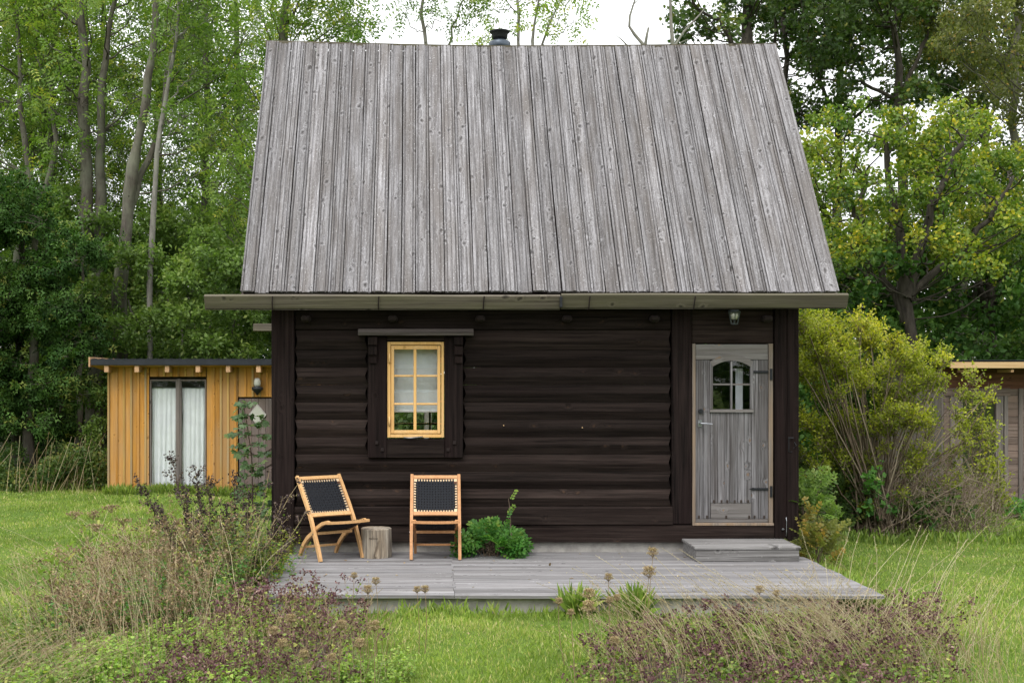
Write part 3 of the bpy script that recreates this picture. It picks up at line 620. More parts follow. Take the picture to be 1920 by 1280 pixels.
# ------------------------------------------------------------------ chairs
def make_chair(label,loc,rz,wood_,weave):
    t=empty('folding_chair',loc,label,'chair','folding chairs on the deck',rz)
    W=.517; hx=W/2-.016
    A=[(-.245,0),(-.235,.03),(-.19,.13),(-.125,.25),(-.06,.38),(.04,.53),(.14,.66),(.255,.81)]
    Bm=[(.25,0),(.225,.045),(.165,.125),(.08,.20),(-.03,.262),(-.13,.325),(-.23,.372),(-.33,.395),(-.37,.39)]
    for s in (-1,1):
        MB().bar([(s*hx,y,z) for y,z in A],.030,[.036,.040,.044,.042,.040,.036,.034,.030]).build('back_rail',wood_,t)
        MB().bar([(s*(hx-.034),y,z) for y,z in Bm],.028,[.034,.038,.040,.040,.038,.036,.034,.032,.026]).build('leg',wood_,t)
    def onA(z):
        for (y0,z0),(y1,z1) in zip(A,A[1:]):
            if z0<=z<=z1: return y0+(y1-y0)*(z-z0)/(z1-z0)
    ix=hx-.016
    def cross(z,h,name,th=.024,bow=.012,x=ix):
        y=onA(z); d=Vector((0,A[-1][0]-A[3][0],A[-1][1]-A[3][1])).normalized()
        m=MB(); pts=[(x*(2*k/8-1), y+bow*(1-(2*k/8-1)**2), z) for k in range(9)]
        m.bar(pts,h,th,side=(0,d.y,d.z)); return m.build(name,wood_,t)
    cross(.785,.036,'top_rail'); cross(.435,.040,'lower_rail')
    m=MB(); m.bar([(-ix+.03,-.095,.262),(0,-.098,.262),(ix-.03,-.095,.262)],.026,.03,side=(0,0,1)); m.build('seat_stretcher',wood_,t)
    m=MB(); m.bar([(x*(ix+.016),-.365,.392-.006*(1-x*x)) for x in (-1,-.5,0,.5,1)],.026,.026,side=(0,1,0)); m.build('front_rail',wood_,t)
    m=MB(); m.bar([(-ix+.02,-.0,.247),(ix-.02,-.0,.247)],.02,.02,side=(0,0,1)); m.build('rear_seat_rail',wood_,t)
    m=MB(); m.bar([(-ix+.02,.19,.095),(ix-.02,.19,.095)],.02,.018,side=(0,0,1)); m.build('leg_stretcher',wood_,t)
    # webbing of the back: local frame on rail A between z .455 and .768
    d=Vector((0,onA(.768)-onA(.455),.768-.455)); Lb=d.length; dn=d.normalized(); nn=Vector((0,-dn.z,dn.y)) # towards the sitter
    o0=Vector((0,onA(.455),.455)); wi=ix-.004
    def bk(u,v,off):   # u across, v up in metres, bowed backwards in the middle
        return o0+Vector((u,0,0))+dn*v+nn*(off-.012*(1-(u/wi)**2))
    fm=MB(); k=.022
    fr=MB()
    for (u0,u1,v0,v1) in ((-wi,-wi+k,0,Lb),(wi-k,wi,0,Lb)):
        P=[bk(u0,v0,.004),bk(u1,v0,.004),bk(u1,v1,.004),bk(u0,v1,.004),bk(u0,v0,-.012),bk(u1,v0,-.012),bk(u1,v1,-.012),bk(u0,v1,-.012)]
        fr.add(P,[(0,1,2,3),(7,6,5,4),(0,4,5,1),(1,5,6,2),(2,6,7,3),(3,7,4,0)])
    for (v0,v1) in ((0,k),(Lb-k,Lb)):
        for q in range(8):
            u0=-wi+k+(2*wi-2*k)*q/8; u1=-wi+k+(2*wi-2*k)*(q+1)/8
            P=[bk(u0,v0,.004),bk(u1,v0,.004),bk(u1,v1,.004),bk(u0,v1,.004),bk(u0,v0,-.012),bk(u1,v0,-.012),bk(u1,v1,-.012),bk(u0,v1,-.012)]
            fr.add(P,[(0,1,2,3),(7,6,5,4),(0,4,5,1),(2,6,7,3)])
    for uu in (-1,1):
        for v0 in (0,Lb-.034):
            u0,u1=sorted((uu*wi,uu*(wi-.034))); P=[bk(u0,v0,.006),bk(u1,v0,.006),bk(u1,v0+.034,.006),bk(u0,v0+.034,.006)]; fr.add(P,[(0,1,2,3)])
    fr.build('inner_frame',M_raft2,t)
    nv,nh=14,11; sw=.0200; m=MB()
    def strap(P,ww,side):
        vs=[]
        w0=ww
        for kk,(p,nrm) in enumerate(P):
            ww=w0*(.56 if kk in (0,len(P)-1) else .66 if kk in (1,len(P)-2) and len(P)>13 else 1)
            vs+=[p-side*ww/2+nrm*.001,p+side*ww/2+nrm*.001,p+side*ww/2-nrm*.001,p-side*ww/2-nrm*.001]
        q=len(P); fs=[(4*a+i,4*a+(i+1)%4,4*(a+1)+(i+1)%4,4*(a+1)+i) for a in range(q-1) for i in range(4)]; fs+=[(3,2,1,0),tuple(4*(q-1)+i for i in range(4))]
        m.add(vs,fs)
    pu=(2*wi-.05)/nv; pv=(Lb-.05)/nh
    for i in range(nv):
        u=-wi+.025+pu*(i+.5); P=[(bk(u,.003,.010),nn)]+[(bk(u,.025+pv*(j+.5),.007+(.0025 if (i+j)%2 else -.0015)),nn) for j in range(nh)]+[(bk(u,Lb-.003,.010),nn)]
        strap(P,sw*.98,Vector((1,0,0)))
    for j in range(nh):
        v=.025+pv*(j+.5); P=[(bk(-wi+.003,v,.010),nn)]+[(bk(-wi+.025+pu*(i+.5),v,.007-(.0025 if (i+j)%2 else -.0015)),nn) for i in range(nv)]+[(bk(wi-.003,v,.010),nn)]
        strap(P,sw*.98,dn)
    m.build('back_webbing',M_web,t)
    # seat webbing: sags from the front rail to the rear seat rail
    m=MB(); wi2=ix-.035
    path=[(-.37,.405),(-.34,.395),(-.29,.370),(-.24,.348),(-.19,.328),(-.14,.308),(-.09,.285),(-.04,.266),(.0,.262)]
    def sp(f):
        f*=len(path)-1; i=min(int(f),len(path)-2); q=f-i; return Vector((0,path[i][0]+(path[i+1][0]-path[i][0])*q,path[i][1]+(path[i+1][1]-path[i][1])*q))
    for i in range(14):
        u=-wi2+(2*wi2)*(i+.5)/14
        P=[(sp(a/18)+Vector((u,0,(.002 if (a+i)%2 else -.002)-.008*(1-(u/wi2)**2)*math.sin(math.pi*a/18))),Vector((0,-.3,1)).normalized()) for a in range(19)]
        strap(P,sw,Vector((1,0,0)))
    for a in range(1,15):
        c0=sp(a/15.); td=(sp(min(1,a/15.+.03))-sp(a/15.-.03)).normalized()
        P=[(c0+Vector((-wi2-.012+(2*wi2+.024)*i/14,0,(.002 if (a+i)%2 else -.002)-.008*(1-(2*i/14-1)**2)*math.sin(math.pi*a/15))),Vector((0,-.3,1)).normalized()) for i in range(15)]
        strap(P,sw,td)
    m.build('seat_webbing',M_web,t)
    m=MB(); p=bk(wi-.017,Lb-.05,.012); m.box(p.x-.014,p.x+.014,p.y-.004,p.y+.002,p.z-.011,p.z+.011,.002); m.build('maker_tag',M_tag,t)
    for s in (-1,1):
        m=MB(); m.tube([(s*(hx+.016),-.115,.262),(s*(hx+.021),-.115,.262)],.007,8); m.build('pivot_bolt',M_steel,t)
    return t
make_chair('folding wooden chair with black woven webbing, turned slightly right beside the log stump',(-1.062,12.44,DZ+.003),math.radians(34),M_chair,0)
make_chair('folding wooden chair with black woven webbing, facing straight out beside the leafy green plant',(px(816.5,12.48),12.475,DZ+.003),0,M_chair2,0)
# --- stump
sp_=empty('log_stump',(px(704.5,12.45),12.47,DZ+.002),'short grey sawn log stump with a crack between the two chairs','stump')
m=MB(); n=40; vs=[]
for z in (0,.02,.10,.18,.26,.285,.293):
    for i in range(n):
        q=2*math.pi*i/n; r=.152*(1+.03*math.sin(3*q+1)+.02*math.sin(7*q)+.008*math.sin(17*q))*(1+.03*(1-z/.3)) - (.008 if z>.29 else 0)
        cr=abs((q-(math.pi*1.5+.02+.12*math.sin(z*14))+math.pi)%(2*math.pi)-math.pi); r-=.035*max(0,1-cr/(.03+.10*max(0,.14-z)/.14))*(1 if z<.24 else .3)
        vs.append((r*math.cos(q),r*math.sin(q),z))
k=7; fs=[(a*n+i,a*n+(i+1)%n,(a+1)*n+(i+1)%n,(a+1)*n+i) for a in range(k-1) for i in range(n)]; fs+=[tuple(range(n))[::-1],tuple((k-1)*n+i for i in range(n))]
m.add(vs,fs).build('stump_wood',M_stump,sp_)
m=MB(); m.tube([(-.06,-.156,.205),(-.02,-.158,.202),(.03,-.157,.203)],.003,4); m.tube([(-.02,-.156,.203),(-.02,-.157,.225)],.003,4); m.build('split_mark',M_rust,sp_)

# ------------------------------------------------------------------ yellow shed
SY=21.4
shed=empty('ochre_shed',(px(400,SY),SY,0),'ochre yellow board and batten shed with a flat black roof','shed')
sxl=lambda p: px(p,SY)-shed.location.x; szl=lambda p: pz(p,SY)
SX1=sxl(640)
def boards(x0,x1,z0,z1):
    x=x0; k=0
    while x<x1-.01:
        x2=min(x+.125,x1); bx('wall_board',M_shed,shed,x+.001,x2-.001,.0-.002*(k%2),.03,z0,z1,.002)
        if x2<x1-.02: bx('batten',M_shedb if (k%3) else M_shed,shed,x2-.018,x2+.018,-.024,-.003,z0+.003,z1,.003)
        x=x2; k+=1
boards(sxl(206),sxl(279.5),-.02,2.24); boards(sxl(387.5),sxl(445.5),-.02,2.24); boards(sxl(281),sxl(386),szl(706),2.24); boards(sxl(281),sxl(386),-.02,szl(917)); boards(sxl(447),SX1,szl(744),2.24); boards(sxl(530),SX1,-.02,szl(745))
bx('corner_board',M_shedb,shed,sxl(202),sxl(205.8),-.03,.05,-.02,2.23,.003)
bx('side_wall',M_shed,shed,sxl(203),sxl(205),.052,2.6,-.02,2.0,.003); bx('side_wall',M_shed,shed,SX1,SX1+.05,.0,2.6,-.02,2.0,.003); bx('back_wall',M_shed,shed,sxl(206),SX1,2.55,2.6,-.02,2.0,.003)
MB().add([(sxl(177),-.30,2.225),(SX1+.3,-.30,2.225),(SX1+.3,2.9,1.95),(sxl(177),2.9,1.95),(sxl(177),-.30,2.25),(SX1+.3,-.30,2.25),(SX1+.3,2.9,1.975),(sxl(177),2.9,1.975)],[(3,2,1,0),(4,5,6,7),(0,1,5,4),(1,2,6,5),(2,3,7,6),(3,0,4,7)]).build('soffit',M_shed,shed)
rf=bx('roof_edge',M_sheet,shed,sxl(180),SX1+.3,-.33,-.302,szl(686)+.01,szl(674.5),.004)
m=MB(); n=70; xs2=np.linspace(sxl(180),SX1+.3,n)
vs=[(x_,y_,z_+.012*(i%2)) for (y_,z_) in ((-.33,2.335),(2.9,2.06)) for i,x_ in enumerate(xs2)]
vs+=[(a,b_,c_-.012) for a,b_,c_ in vs]; m.add(vs,[(i,i+1,n+i+1,n+i) for i in range(n-1)]+[(2*n+n+i,2*n+n+i+1,2*n+i+1,2*n+i) for i in range(n-1)]+[(2*n+i,2*n+i+1,i+1,i) for i in range(n-1)]); m.build('corrugated_roof',M_sheet,shed)
bx('gable_fascia',M_raft,shed,sxl(176),sxl(179),-.335,2.9,2.20,szl(670),.003)
for p in (208,264,320,377,433,489,545,601):
    bx('rafter_tail',M_raft,shed,sxl(p-4),sxl(p+4)+.0,-.30,-.03,szl(700)+.02,szl(687)+.02,.003)
# windows and curtains
for a,b_ in ((282.5,331),(339,385.5)):
    fw=bx('window',M_glass,shed,sxl(a),sxl(b_),.012,.016,szl(914),szl(711),0)
    for r_ in ((sxl(a)-.012,sxl(a)+.012,szl(914),szl(711)),(sxl(b_)-.012,sxl(b_)+.012,szl(914),szl(711)),(sxl(a)+.013,sxl(b_)-.013,szl(714),szl(711)),(sxl(a)+.013,sxl(b_)-.013,szl(915.5),szl(912))):
        bx('window_frame',M_gpost,fw,r_[0],r_[1],-.012,.035,r_[2],r_[3],.002)
bx('window_post',M_gpost,shed,sxl(331)+.013,sxl(339)-.013,-.03,.06,szl(915),szl(710),.003)
bx('inner_lining',M_inside,shed,sxl(262),sxl(405),.6,.62,.0,2.15,0)
for k,(a,b_) in enumerate(((283.5,330.5),(340,385))):
    n=44; m=MB(); xs3=np.linspace(sxl(a),sxl(b_),n); lev=[szl(728),szl(780),szl(850),szl(911)]
    vs=[(x_+.01*math.sin(l*2.0+i*.3),.07+(.006+.006*l)*math.sin(i*.75+k+.25*l)+.004*math.sin(i*2.1),z_) for l,z_ in enumerate(lev) for i,x_ in enumerate(xs3)]
    fs=[(l*n+i,l*n+i+1,(l+1)*n+i+1,(l+1)*n+i) for l in range(3) for i in range(n-1)]
    m.add(vs,fs); m.add([(x_,y_+.004,z_) for x_,y_,z_ in vs],fs)
    cu=m.build('curtain',M_white,loc=shed.location,smooth=True); tag(cu,['white curtain in the left pane of the ochre shed window','white curtain in the right pane of the ochre shed window, next to the shed door'][k],'curtain')
    MB().tube([(sxl(a)-.01,.06,szl(727)),(sxl(b_)+.01,.06,szl(727))],.008,6).build('rod',M_steel,cu)
# shed door with diamond window
sd=empty('door',(0,0,0),parent=shed)
xs4=[448,459,472,485,498,511,524,530]
for i in range(7): bx('door_plank',M_browndoor,sd,sxl(xs4[i])+.002,sxl(xs4[i+1])-.002,.0,.03,szl(909),szl(747),.003)
bx('threshold',M_sheet,sd,sxl(447),sxl(531),-.03,.05,szl(917),szl(910),.003)
def diamond(r,y0,y1,mt,nm):
    c=(sxl(483),szl(777)); m=MB(); P=[(c[0]-r*.95,c[1]),(c[0],c[1]-r*1.15),(c[0]+r*.95,c[1]),(c[0],c[1]+r*1.15)]
    m.add([(a,y0,b_) for a,b_ in P]+[(a,y1,b_) for a,b_ in P],[(0,1,2,3),(7,6,5,4),(0,4,5,1),(1,5,6,2),(2,6,7,3),(3,7,4,0)]); return m.build(nm,mt,sd)
diamond(.165,-.022,-.003,M_conc,'diamond_frame'); diamond(.135,-.026,-.0225,M_frost,'diamond_pane')
for dx_,dz_,s_ in [(r_,q_,1) for r_ in (-.0,.0) for q_ in (-.35,-.62)]:
    m=MB(); c=(sxl(483),szl(777)); 
    m.bar([(c[0]-.30,-.006,c[1]+dz_-.2),(c[0],-.006,c[1]+dz_-.38)],.012,.008,side=(0,1,0)); m.bar([(c[0],-.006,c[1]+dz_-.38),(c[0]+.32,-.006,c[1]+dz_-.2)],.012,.008,side=(0,1,0)); m.build('diagonal_moulding',M_browndoor,sd)
sl_=empty('shed_lamp',(px(484,SY),SY-.10,pz(723,SY)),'round black lamp with clear bulb beside the ochre shed door','lamp')
MB().lathe([(.01,-.16),(.03,-.13),(.095,-.07),(.10,-.02),(.05,-.015)],(0,0,0),14).build('base',M_iron,sl_,True)
MB().lathe([(.05,-.015),(.062,.03),(.06,.09),(.04,.13),(.0,.14)],(0,0,0),14).build('bulb_glass',M_frost,sl_,True)
MB().tube([(0,.06,-.03),(0,0,-.05)],.02,6).build('arm',M_iron,sl_)
# ------------------------------------------------------------------ grey shed on the right
RYY=18.7
sh2=empty('grey_slatted_shed',(px(1880,RYY),RYY,0),'low grey and red brown slatted shed half hidden behind the yellow shrub','shed')
r2x=lambda p: px(p,RYY)-sh2.location.x; r2z=lambda p: pz(p,RYY)
X1=r2x(2150)
bx('fascia',M_pine,sh2,r2x(1757),X1+.3,-.50,-.46,r2z(692)+.01,r2z(678)+.01,.004)
MB().add([(r2x(1757),-.5,2.24),(X1+.3,-.5,2.24),(X1+.3,2.8,2.10),(r2x(1757),2.8,2.10),(r2x(1757),-.5,2.27),(X1+.3,-.5,2.27),(X1+.3,2.8,2.13),(r2x(1757),2.8,2.13)],[(3,2,1,0),(4,5,6,7),(0,1,5,4),(1,2,6,5),(2,3,7,6),(3,0,4,7)]).build('roof',M_sheet,sh2)
for k,y in enumerate(np.arange(690,727,12.)): bx('top_board',M_red,sh2,r2x(1768),X1,.0,.03,r2z(y+11.7),r2z(y),.002)
for p in (1797,1872): bx('rafter_tail',M_raft,sh2,r2x(p-2.5),r2x(p+2.5),-.455,-.0,r2z(698),r2z(693),.002)
bx('lintel',M_gboard,sh2,r2x(1772),r2x(1893),-.03,.03,r2z(742),r2z(727.5),.003)
for p in ((1781,1804),(1866,1880),(1882,1889),(1909,1917)): bx('post',M_gpost,sh2,r2x(p[0]),r2x(p[1]),-.028,.04,r2z(948),r2z(742.5 if p[0]<1882 else 728),.004)
y=729.
while y<940:
    h=13.+random.uniform(-.6,.6); bx('wall_slat',M_gboard,sh2,r2x(1889.3),r2x(1908.7),-.005,.02,r2z(y+h-.6),r2z(y),.003); bx('wall_slat',M_gboard,sh2,r2x(1917.5),X1,-.005,.02,r2z(y+h-.6),r2z(y),.003); y+=h
bx('window',M_glass,sh2,r2x(1804.5),r2x(1865.5),.01,.014,r2z(886),r2z(743),0); bx('room_back',M_inside,sh2,r2x(1770),X1,.9,.92,0,2.1,0)
for k,y in enumerate(np.arange(888,944,13.)): bx('wall_slat',M_gboard,sh2,r2x(1804.3),r2x(1865.7),-.005,.02,r2z(y+12.5),r2z(y),.003)
for k,y in enumerate(np.arange(728,944,13.)): bx('wall_slat',M_gboard,sh2,r2x(1770),r2x(1780.5),-.005,.02,r2z(y+12.5),r2z(y),.003)
bx('base_beam',M_red,sh2,r2x(1770),X1,-.02,.05,-.03,r2z(944.5),.004)
bx('side_wall',M_gpost,sh2,r2x(1767),r2x(1769.6),.0,2.6,-.03,2.1,.003); bx('back_wall',M_gboard,sh2,r2x(1770),X1,2.55,2.6,-.03,2.1,.003)
# ------------------------------------------------------------------ vegetation tools
def Wp(x,y,Y): return np.array((px(x,Y),Y,pz(y,Y)))
M_bark = wood('lichened_bark',(.036,.03,.024),(.125,.11,.088),'z',knots=.2,across=14,along=3,bump=1,blotch=(.16,.17,.12),blotch_amt=.6,var=(.85,1.2))
M_oakbark = wood('dark_oak_bark',(.022,.018,.015),(.095,.082,.065),'z',knots=.2,across=14,along=3,bump=1)
M_palebark = wood('pale_bark',(.09,.082,.07),(.28,.26,.235),'z',knots=.2,across=14,along=4,bump=1,blotch=(.20,.21,.16),blotch_amt=.5)
M_twig = plain('twig_bark',(.10,.08,.06),.9,0,8,.3,.0)
M_dry = leafmat('dry_stalks',[(0,(.11,.065,.04)),(.35,(.24,.165,.095)),(.7,(.40,.315,.18)),(1,(.52,.45,.30))],.15,.7,.2)
M_cane = leafmat('shrub_canes',[(0,(.06,.04,.03)),(.5,(.17,.125,.09)),(1,(.34,.28,.21))],.0,.8,.2)
def lm(n,a,b,c,d,tr=.40,rough=.5,spec=.35): return leafmat(n,[(0,a),(.35,b),(.72,c),(1,d)],tr,rough,spec)
L_ash = lm('ash_leaves',(0.043,0.090,0.014),(0.102,0.181,0.029),(0.174,0.268,0.043),(0.377,0.392,0.065))
L_ash2= lm('ash_leaves_light',(0.061,0.115,0.019),(0.128,0.223,0.035),(0.223,0.317,0.051),(0.459,0.446,0.074))
L_maple=lm('maple_leaves',(0.016,0.046,0.011),(0.041,0.095,0.020),(0.078,0.151,0.032),(0.203,0.216,0.047),.25,.6,.15)
L_hazel=lm('hazel_leaves',(0.044,0.088,0.018),(0.098,0.169,0.034),(0.156,0.240,0.047),(0.260,0.312,0.078))
L_oak = lm('oak_leaves',(0.022,0.051,0.011),(0.051,0.100,0.020),(0.095,0.151,0.030),(0.243,0.230,0.041),.25)
L_lime= lm('lime_leaves',(0.044,0.094,0.013),(0.106,0.181,0.022),(0.225,0.281,0.030),(0.525,0.425,0.037),.36)
L_beech=lm('dark_round_leaves',(0.020,0.059,0.011),(0.048,0.112,0.021),(0.098,0.182,0.036),(0.280,0.308,0.056),.28,.6,.18)
L_birch=lm('birch_leaves',(0.058,0.072,0.018),(0.117,0.137,0.031),(0.195,0.202,0.049),(0.351,0.221,0.046))
L_shrub=lm('yellow_shrub_leaves',(0.095,0.122,0.015),(0.209,0.245,0.024),(0.351,0.367,0.033),(0.551,0.479,0.050),.4)
L_green=lm('fresh_green_leaves',(0.026,0.098,0.016),(0.058,0.176,0.029),(0.117,0.260,0.047),(0.312,0.390,0.065))
L_blue= lm('bluish_green_leaves',(0.039,0.089,0.032),(0.083,0.158,0.056),(0.154,0.231,0.108),(0.220,0.273,0.090))
L_herb= lm('herb_leaves',(.07,.12,.024),(.14,.22,.042),(.23,.32,.065),(.40,.40,.10))
L_mint= lm('pale_green_herb',(.12,.21,.035),(.22,.35,.06),(.36,.50,.10),(.50,.56,.15))
L_weed= lm('undergrowth_leaves',(0.021,0.049,0.014),(0.056,0.105,0.025),(0.126,0.182,0.049),(0.336,0.308,0.084))
L_plum= lm('plum_seed_heads',(.040,.015,.022),(.10,.045,.055),(.19,.11,.105),(.32,.24,.18),.1,.8,.15)
L_seed= lm('dark_seed_heads',(.022,.015,.017),(.060,.042,.042),(.14,.10,.075),(.27,.24,.10),.1,.7,.2)
L_tan = lm('brown_dry_leaves',(.08,.055,.035),(.20,.135,.085),(.34,.245,.155),(.48,.40,.20),.2,.7,.2)
M_grass=leafmat('grass_blades',[(0,(.10,.165,.030)),(.35,(.20,.285,.052)),(.68,(.30,.39,.08)),(.87,(.45,.43,.16)),(1,(.58,.50,.29))],.35,.5,.3)

LF=1.55
def bez(a,b,c,k):
    t=np.linspace(0,1,k)[:,None]; return (1-t)**2*a+2*t*(1-t)*b+t*t*c
def tintr(n,mu,sd): return np.clip(R.normal(mu,sd,n),0,1)
def pinnate(bt,C,D,Nn,L,npair,ll,lw,tint,mi=0,shape='diamond'):
    """compound leaves: leaflets in pairs along a rachis"""
    D=unit(D); Sd=unit(np.cross(D,Nn)); U=np.cross(Sd,D); n=len(C); L=np.broadcast_to(L,(n,))
    Cs=[];Ds=[];Ns=[];Ts=[]
    for k in range(npair):
        f=.25+.7*k/max(1,npair-1)
        p=C+D*(L*f)[:,None]-U*(L*.12*f*f)[:,None]
        for s in (-1,1): Cs.append(p); Ds.append(D*.55+Sd*s-U*.15); Ns.append(U+runit(n)*.3); Ts.append(tint)
    Cs.append(C+D*(L*.95)[:,None]-U*(L*.11)[:,None]); Ds.append(D-U*.2); Ns.append(U); Ts.append(tint)
    C2=np.concatenate(Cs); bt.leaves(C2,np.concatenate(Ds),np.concatenate(Ns),ll*R.uniform(.75,1.15,len(C2)),lw*R.uniform(.8,1.15,len(C2)),shape,np.concatenate(Ts)+R.normal(0,.06,len(C2)),mi)

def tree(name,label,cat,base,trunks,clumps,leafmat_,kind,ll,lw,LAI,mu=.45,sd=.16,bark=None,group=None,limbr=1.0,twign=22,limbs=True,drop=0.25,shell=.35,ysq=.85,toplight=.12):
    """trunks: list of (points, radius at foot, radius at top); clumps: (centre, radius)"""
    bark=bark or M_bark
    root=empty(name,tuple(base),label,cat,group)
    wb=Batch(); lb=Batch(); TP=[]
    for (P,r0,r1) in trunks:
        P=np.array(P,float); k=14; t0=np.linspace(0,1,len(P)); tt=np.linspace(0,1,k)
        Q=np.stack([np.interp(tt,t0,P[:,i]) for i in range(3)],1); Q[1:-1]+=R.normal(0,.035,(k-2,3))*np.array([1,1,.3])
        rr=r0+(r1-r0)*tt**.8; rr=rr*(1+.08*R.normal(size=k)); rr[0]*=1.35
        rr=rr*.8; wb.poly(Q,rr,9,.5); TP.append((Q,rr))
    allP=np.concatenate([q for q,_ in TP]); allR=np.concatenate([r for _,r in TP])
    for (c,r) in clumps:
        c=np.array(c,float)
        d=allP-c; hd=np.hypot(d[:,0],d[:,1]); cost=np.linalg.norm(d,axis=1)+3*np.maximum(0,allP[:,2]-(c[2]-.35*hd))
        i=int(np.argmin(cost)); a=allP[i]
        if limbs:
            mid=(a+c)/2+np.array([0,0,-.12*np.linalg.norm(c-a)])+R.normal(0,.12,3); Q=bez(a,mid,c,8); Q[1:-1]+=R.normal(0,.03,(6,3))
            rl=min(allR[i]*.55,(.012+.014*r)*limbr); wb.poly(Q,np.linspace(rl,.008,8),5,.5)
        area=ll*lw*.55*(1 if kind!='pinnate' else 9)
        nleaf=int(LAI*LF*math.pi*r*r/area)
        nt=max(5,int(twign*r*r+6)); per=max(2,nleaf//nt)
        dirs=runit(nt); dirs[:,2]=dirs[:,2]*.8+.12; rad=r*R.uniform(shell,1.05,nt)**.6
        E=c+dirs*rad[:,None]*np.array([1,1,ysq])
        S0=c+dirs*(rad*.15)[:,None]+R.normal(0,.05,(nt,3)); M=(S0+E)/2+np.array([0,0,.06])*r
        wb.segs(S0,M,.007*limbr,.005*limbr,3); wb.segs(M,E,.005*limbr,.002,3)
        f=R.uniform(.35,1.12,(nt,per)); C=(M[:,None]+(E-M)[:,None]*f[...,None]).reshape(-1,3)+R.normal(0,.055+.05*r,(nt*per,3))
        out_=np.repeat(unit(E-c),per,0); n=len(C)
        D=out_*.5+runit(n)*.9; D[:,2]-=drop; Nn=runit(n)*.75+out_*.45; Nn[:,2]+=.45
        base_t=mu+R.normal(0,sd*.55)
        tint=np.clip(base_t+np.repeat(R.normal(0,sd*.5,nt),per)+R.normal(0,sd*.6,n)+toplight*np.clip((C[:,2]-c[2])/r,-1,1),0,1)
        yel=R.uniform(size=n)<.045; tint[yel]=R.uniform(.8,1,yel.sum())
        if kind=='pinnate': pinnate(lb,C,D,Nn,ll*4.2*R.uniform(.7,1.1,n),4,ll,lw,tint)
        else: lb.leaves(C,D,Nn,ll*R.uniform(.65,1.2,n),lw*R.uniform(.7,1.15,n),kind,tint)
    b=np.array(base,float)
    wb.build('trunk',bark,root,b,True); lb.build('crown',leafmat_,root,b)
    return root
def fill(n,x0,x1,y0,y1,Y,dY,r0,r1,keep=None):
    out_=[];tries=0
    while len(out_)<n and tries<n*20:
        tries+=1; x,y=R.uniform(x0,x1),R.uniform(y0,y1)
        if keep and not keep(x,y): continue
        YY=Y+R.uniform(-dY,dY); out_.append((Wp(x,y,YY),R.uniform(r0,r1)*YY/FP))
    return out_
# ------------------------------------------------------------------ trees
def G(x,Y): return (px(x,Y),Y,0)
# left: ash trees with visible grey trunks
gapL=lambda x,y: not ((10<x<110 and 190<y<330 and R.uniform()<.7) or (265<x<330 and 225<y<310) or (100<x<260 and y>230 and R.uniform()<.55) or (430<x<470 and 80<y<130))
tree('ash_tree','tall ash with a thick double trunk in the left of the wood','tree',G(172,27),
  [([Wp(176,905,27),Wp(170,560,27),Wp(162,300,27),Wp(158,140,27),Wp(150,-60,27),Wp(160,-260,27)],.24,.06),([Wp(182,905,27.1),Wp(186,400,27.1),Wp(186,220,27.1),Wp(200,80,27.2),Wp(230,-80,27.3)],.20,.05)],
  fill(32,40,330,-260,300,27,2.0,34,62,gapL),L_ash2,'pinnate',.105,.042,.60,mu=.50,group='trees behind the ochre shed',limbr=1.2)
tree('ash_tree','slender ash with a forked dark trunk at the left edge','tree',G(48,28.5),
  [([Wp(72,905,28.5),Wp(60,420,28.5),Wp(42,250,28.5),Wp(36,120,28.5),Wp(30,-120,28.5)],.15,.04),([Wp(66,420,28.5),Wp(100,290,28.5),Wp(98,180,28.6),Wp(70,110,28.6),Wp(60,0,28.6)],.10,.03)],
  fill(24,-190,130,-220,330,28.5,2.0,34,60,gapL),L_ash2,'pinnate',.105,.042,.55,mu=.56,group='trees behind the ochre shed',limbr=1.2)
tree('ash_tree','leaning thick trunked ash above the left end of the ochre shed','tree',G(228,25.5),
  [([Wp(225,905,25.5),Wp(232,440,25.5),Wp(252,300,25.5),Wp(272,200,25.6),Wp(285,80,25.6),Wp(300,-150,25.7)],.22,.06),([Wp(240,400,25.6),Wp(300,250,25.8),Wp(312,120,26),Wp(350,-60,26)],.10,.03)],
  fill(26,230,470,-240,300,25.8,1.8,34,58,gapL),L_ash,'pinnate',.105,.042,.62,mu=.46,group='trees behind the ochre shed',limbr=1.2)
tree('ash_tree','thin pale lichen covered ash stem between darker trunks','tree',G(284,24.6),
  [([Wp(280,905,24.6),Wp(284,420,24.6),Wp(296,280,24.6),Wp(310,150,24.6),Wp(330,60,24.6),Wp(340,-100,24.6)],.085,.03)],
  fill(11,250,400,-60,260,24.8,1.2,26,46),L_ash,'pinnate',.10,.04,.6,mu=.44,bark=M_palebark,group='trees behind the ochre shed')
tree('ash_tree','dense bright green ash reaching over the left roof corner','tree',G(545,26),
  [([Wp(545,905,26),Wp(540,500,26),Wp(530,200,26),Wp(540,0,26),Wp(540,-220,26)],.22,.06)],
  fill(30,430,690,-260,64,26,2.0,36,62,lambda x,y: x<640+(60 if y>30 else 20))+fill(14,400,500,60,420,25.5,1.3,34,54),L_ash2,'pinnate',.105,.042,.80,mu=.50,group='trees behind the ochre shed')
tree('ash_tree','darker leafy ash filling behind the roof edge on the left','tree',G(380,29),
  [([Wp(380,905,29),Wp(376,500,29),Wp(390,250,29),Wp(385,0,29),Wp(400,-200,29)],.18,.05)],
  fill(34,300,505,60,520,29,1.6,36,60,gapL)+fill(8,330,500,-200,60,29,1.6,40,60),L_ash,'pinnate',.105,.042,.75,mu=.40,group='trees behind the ochre shed')
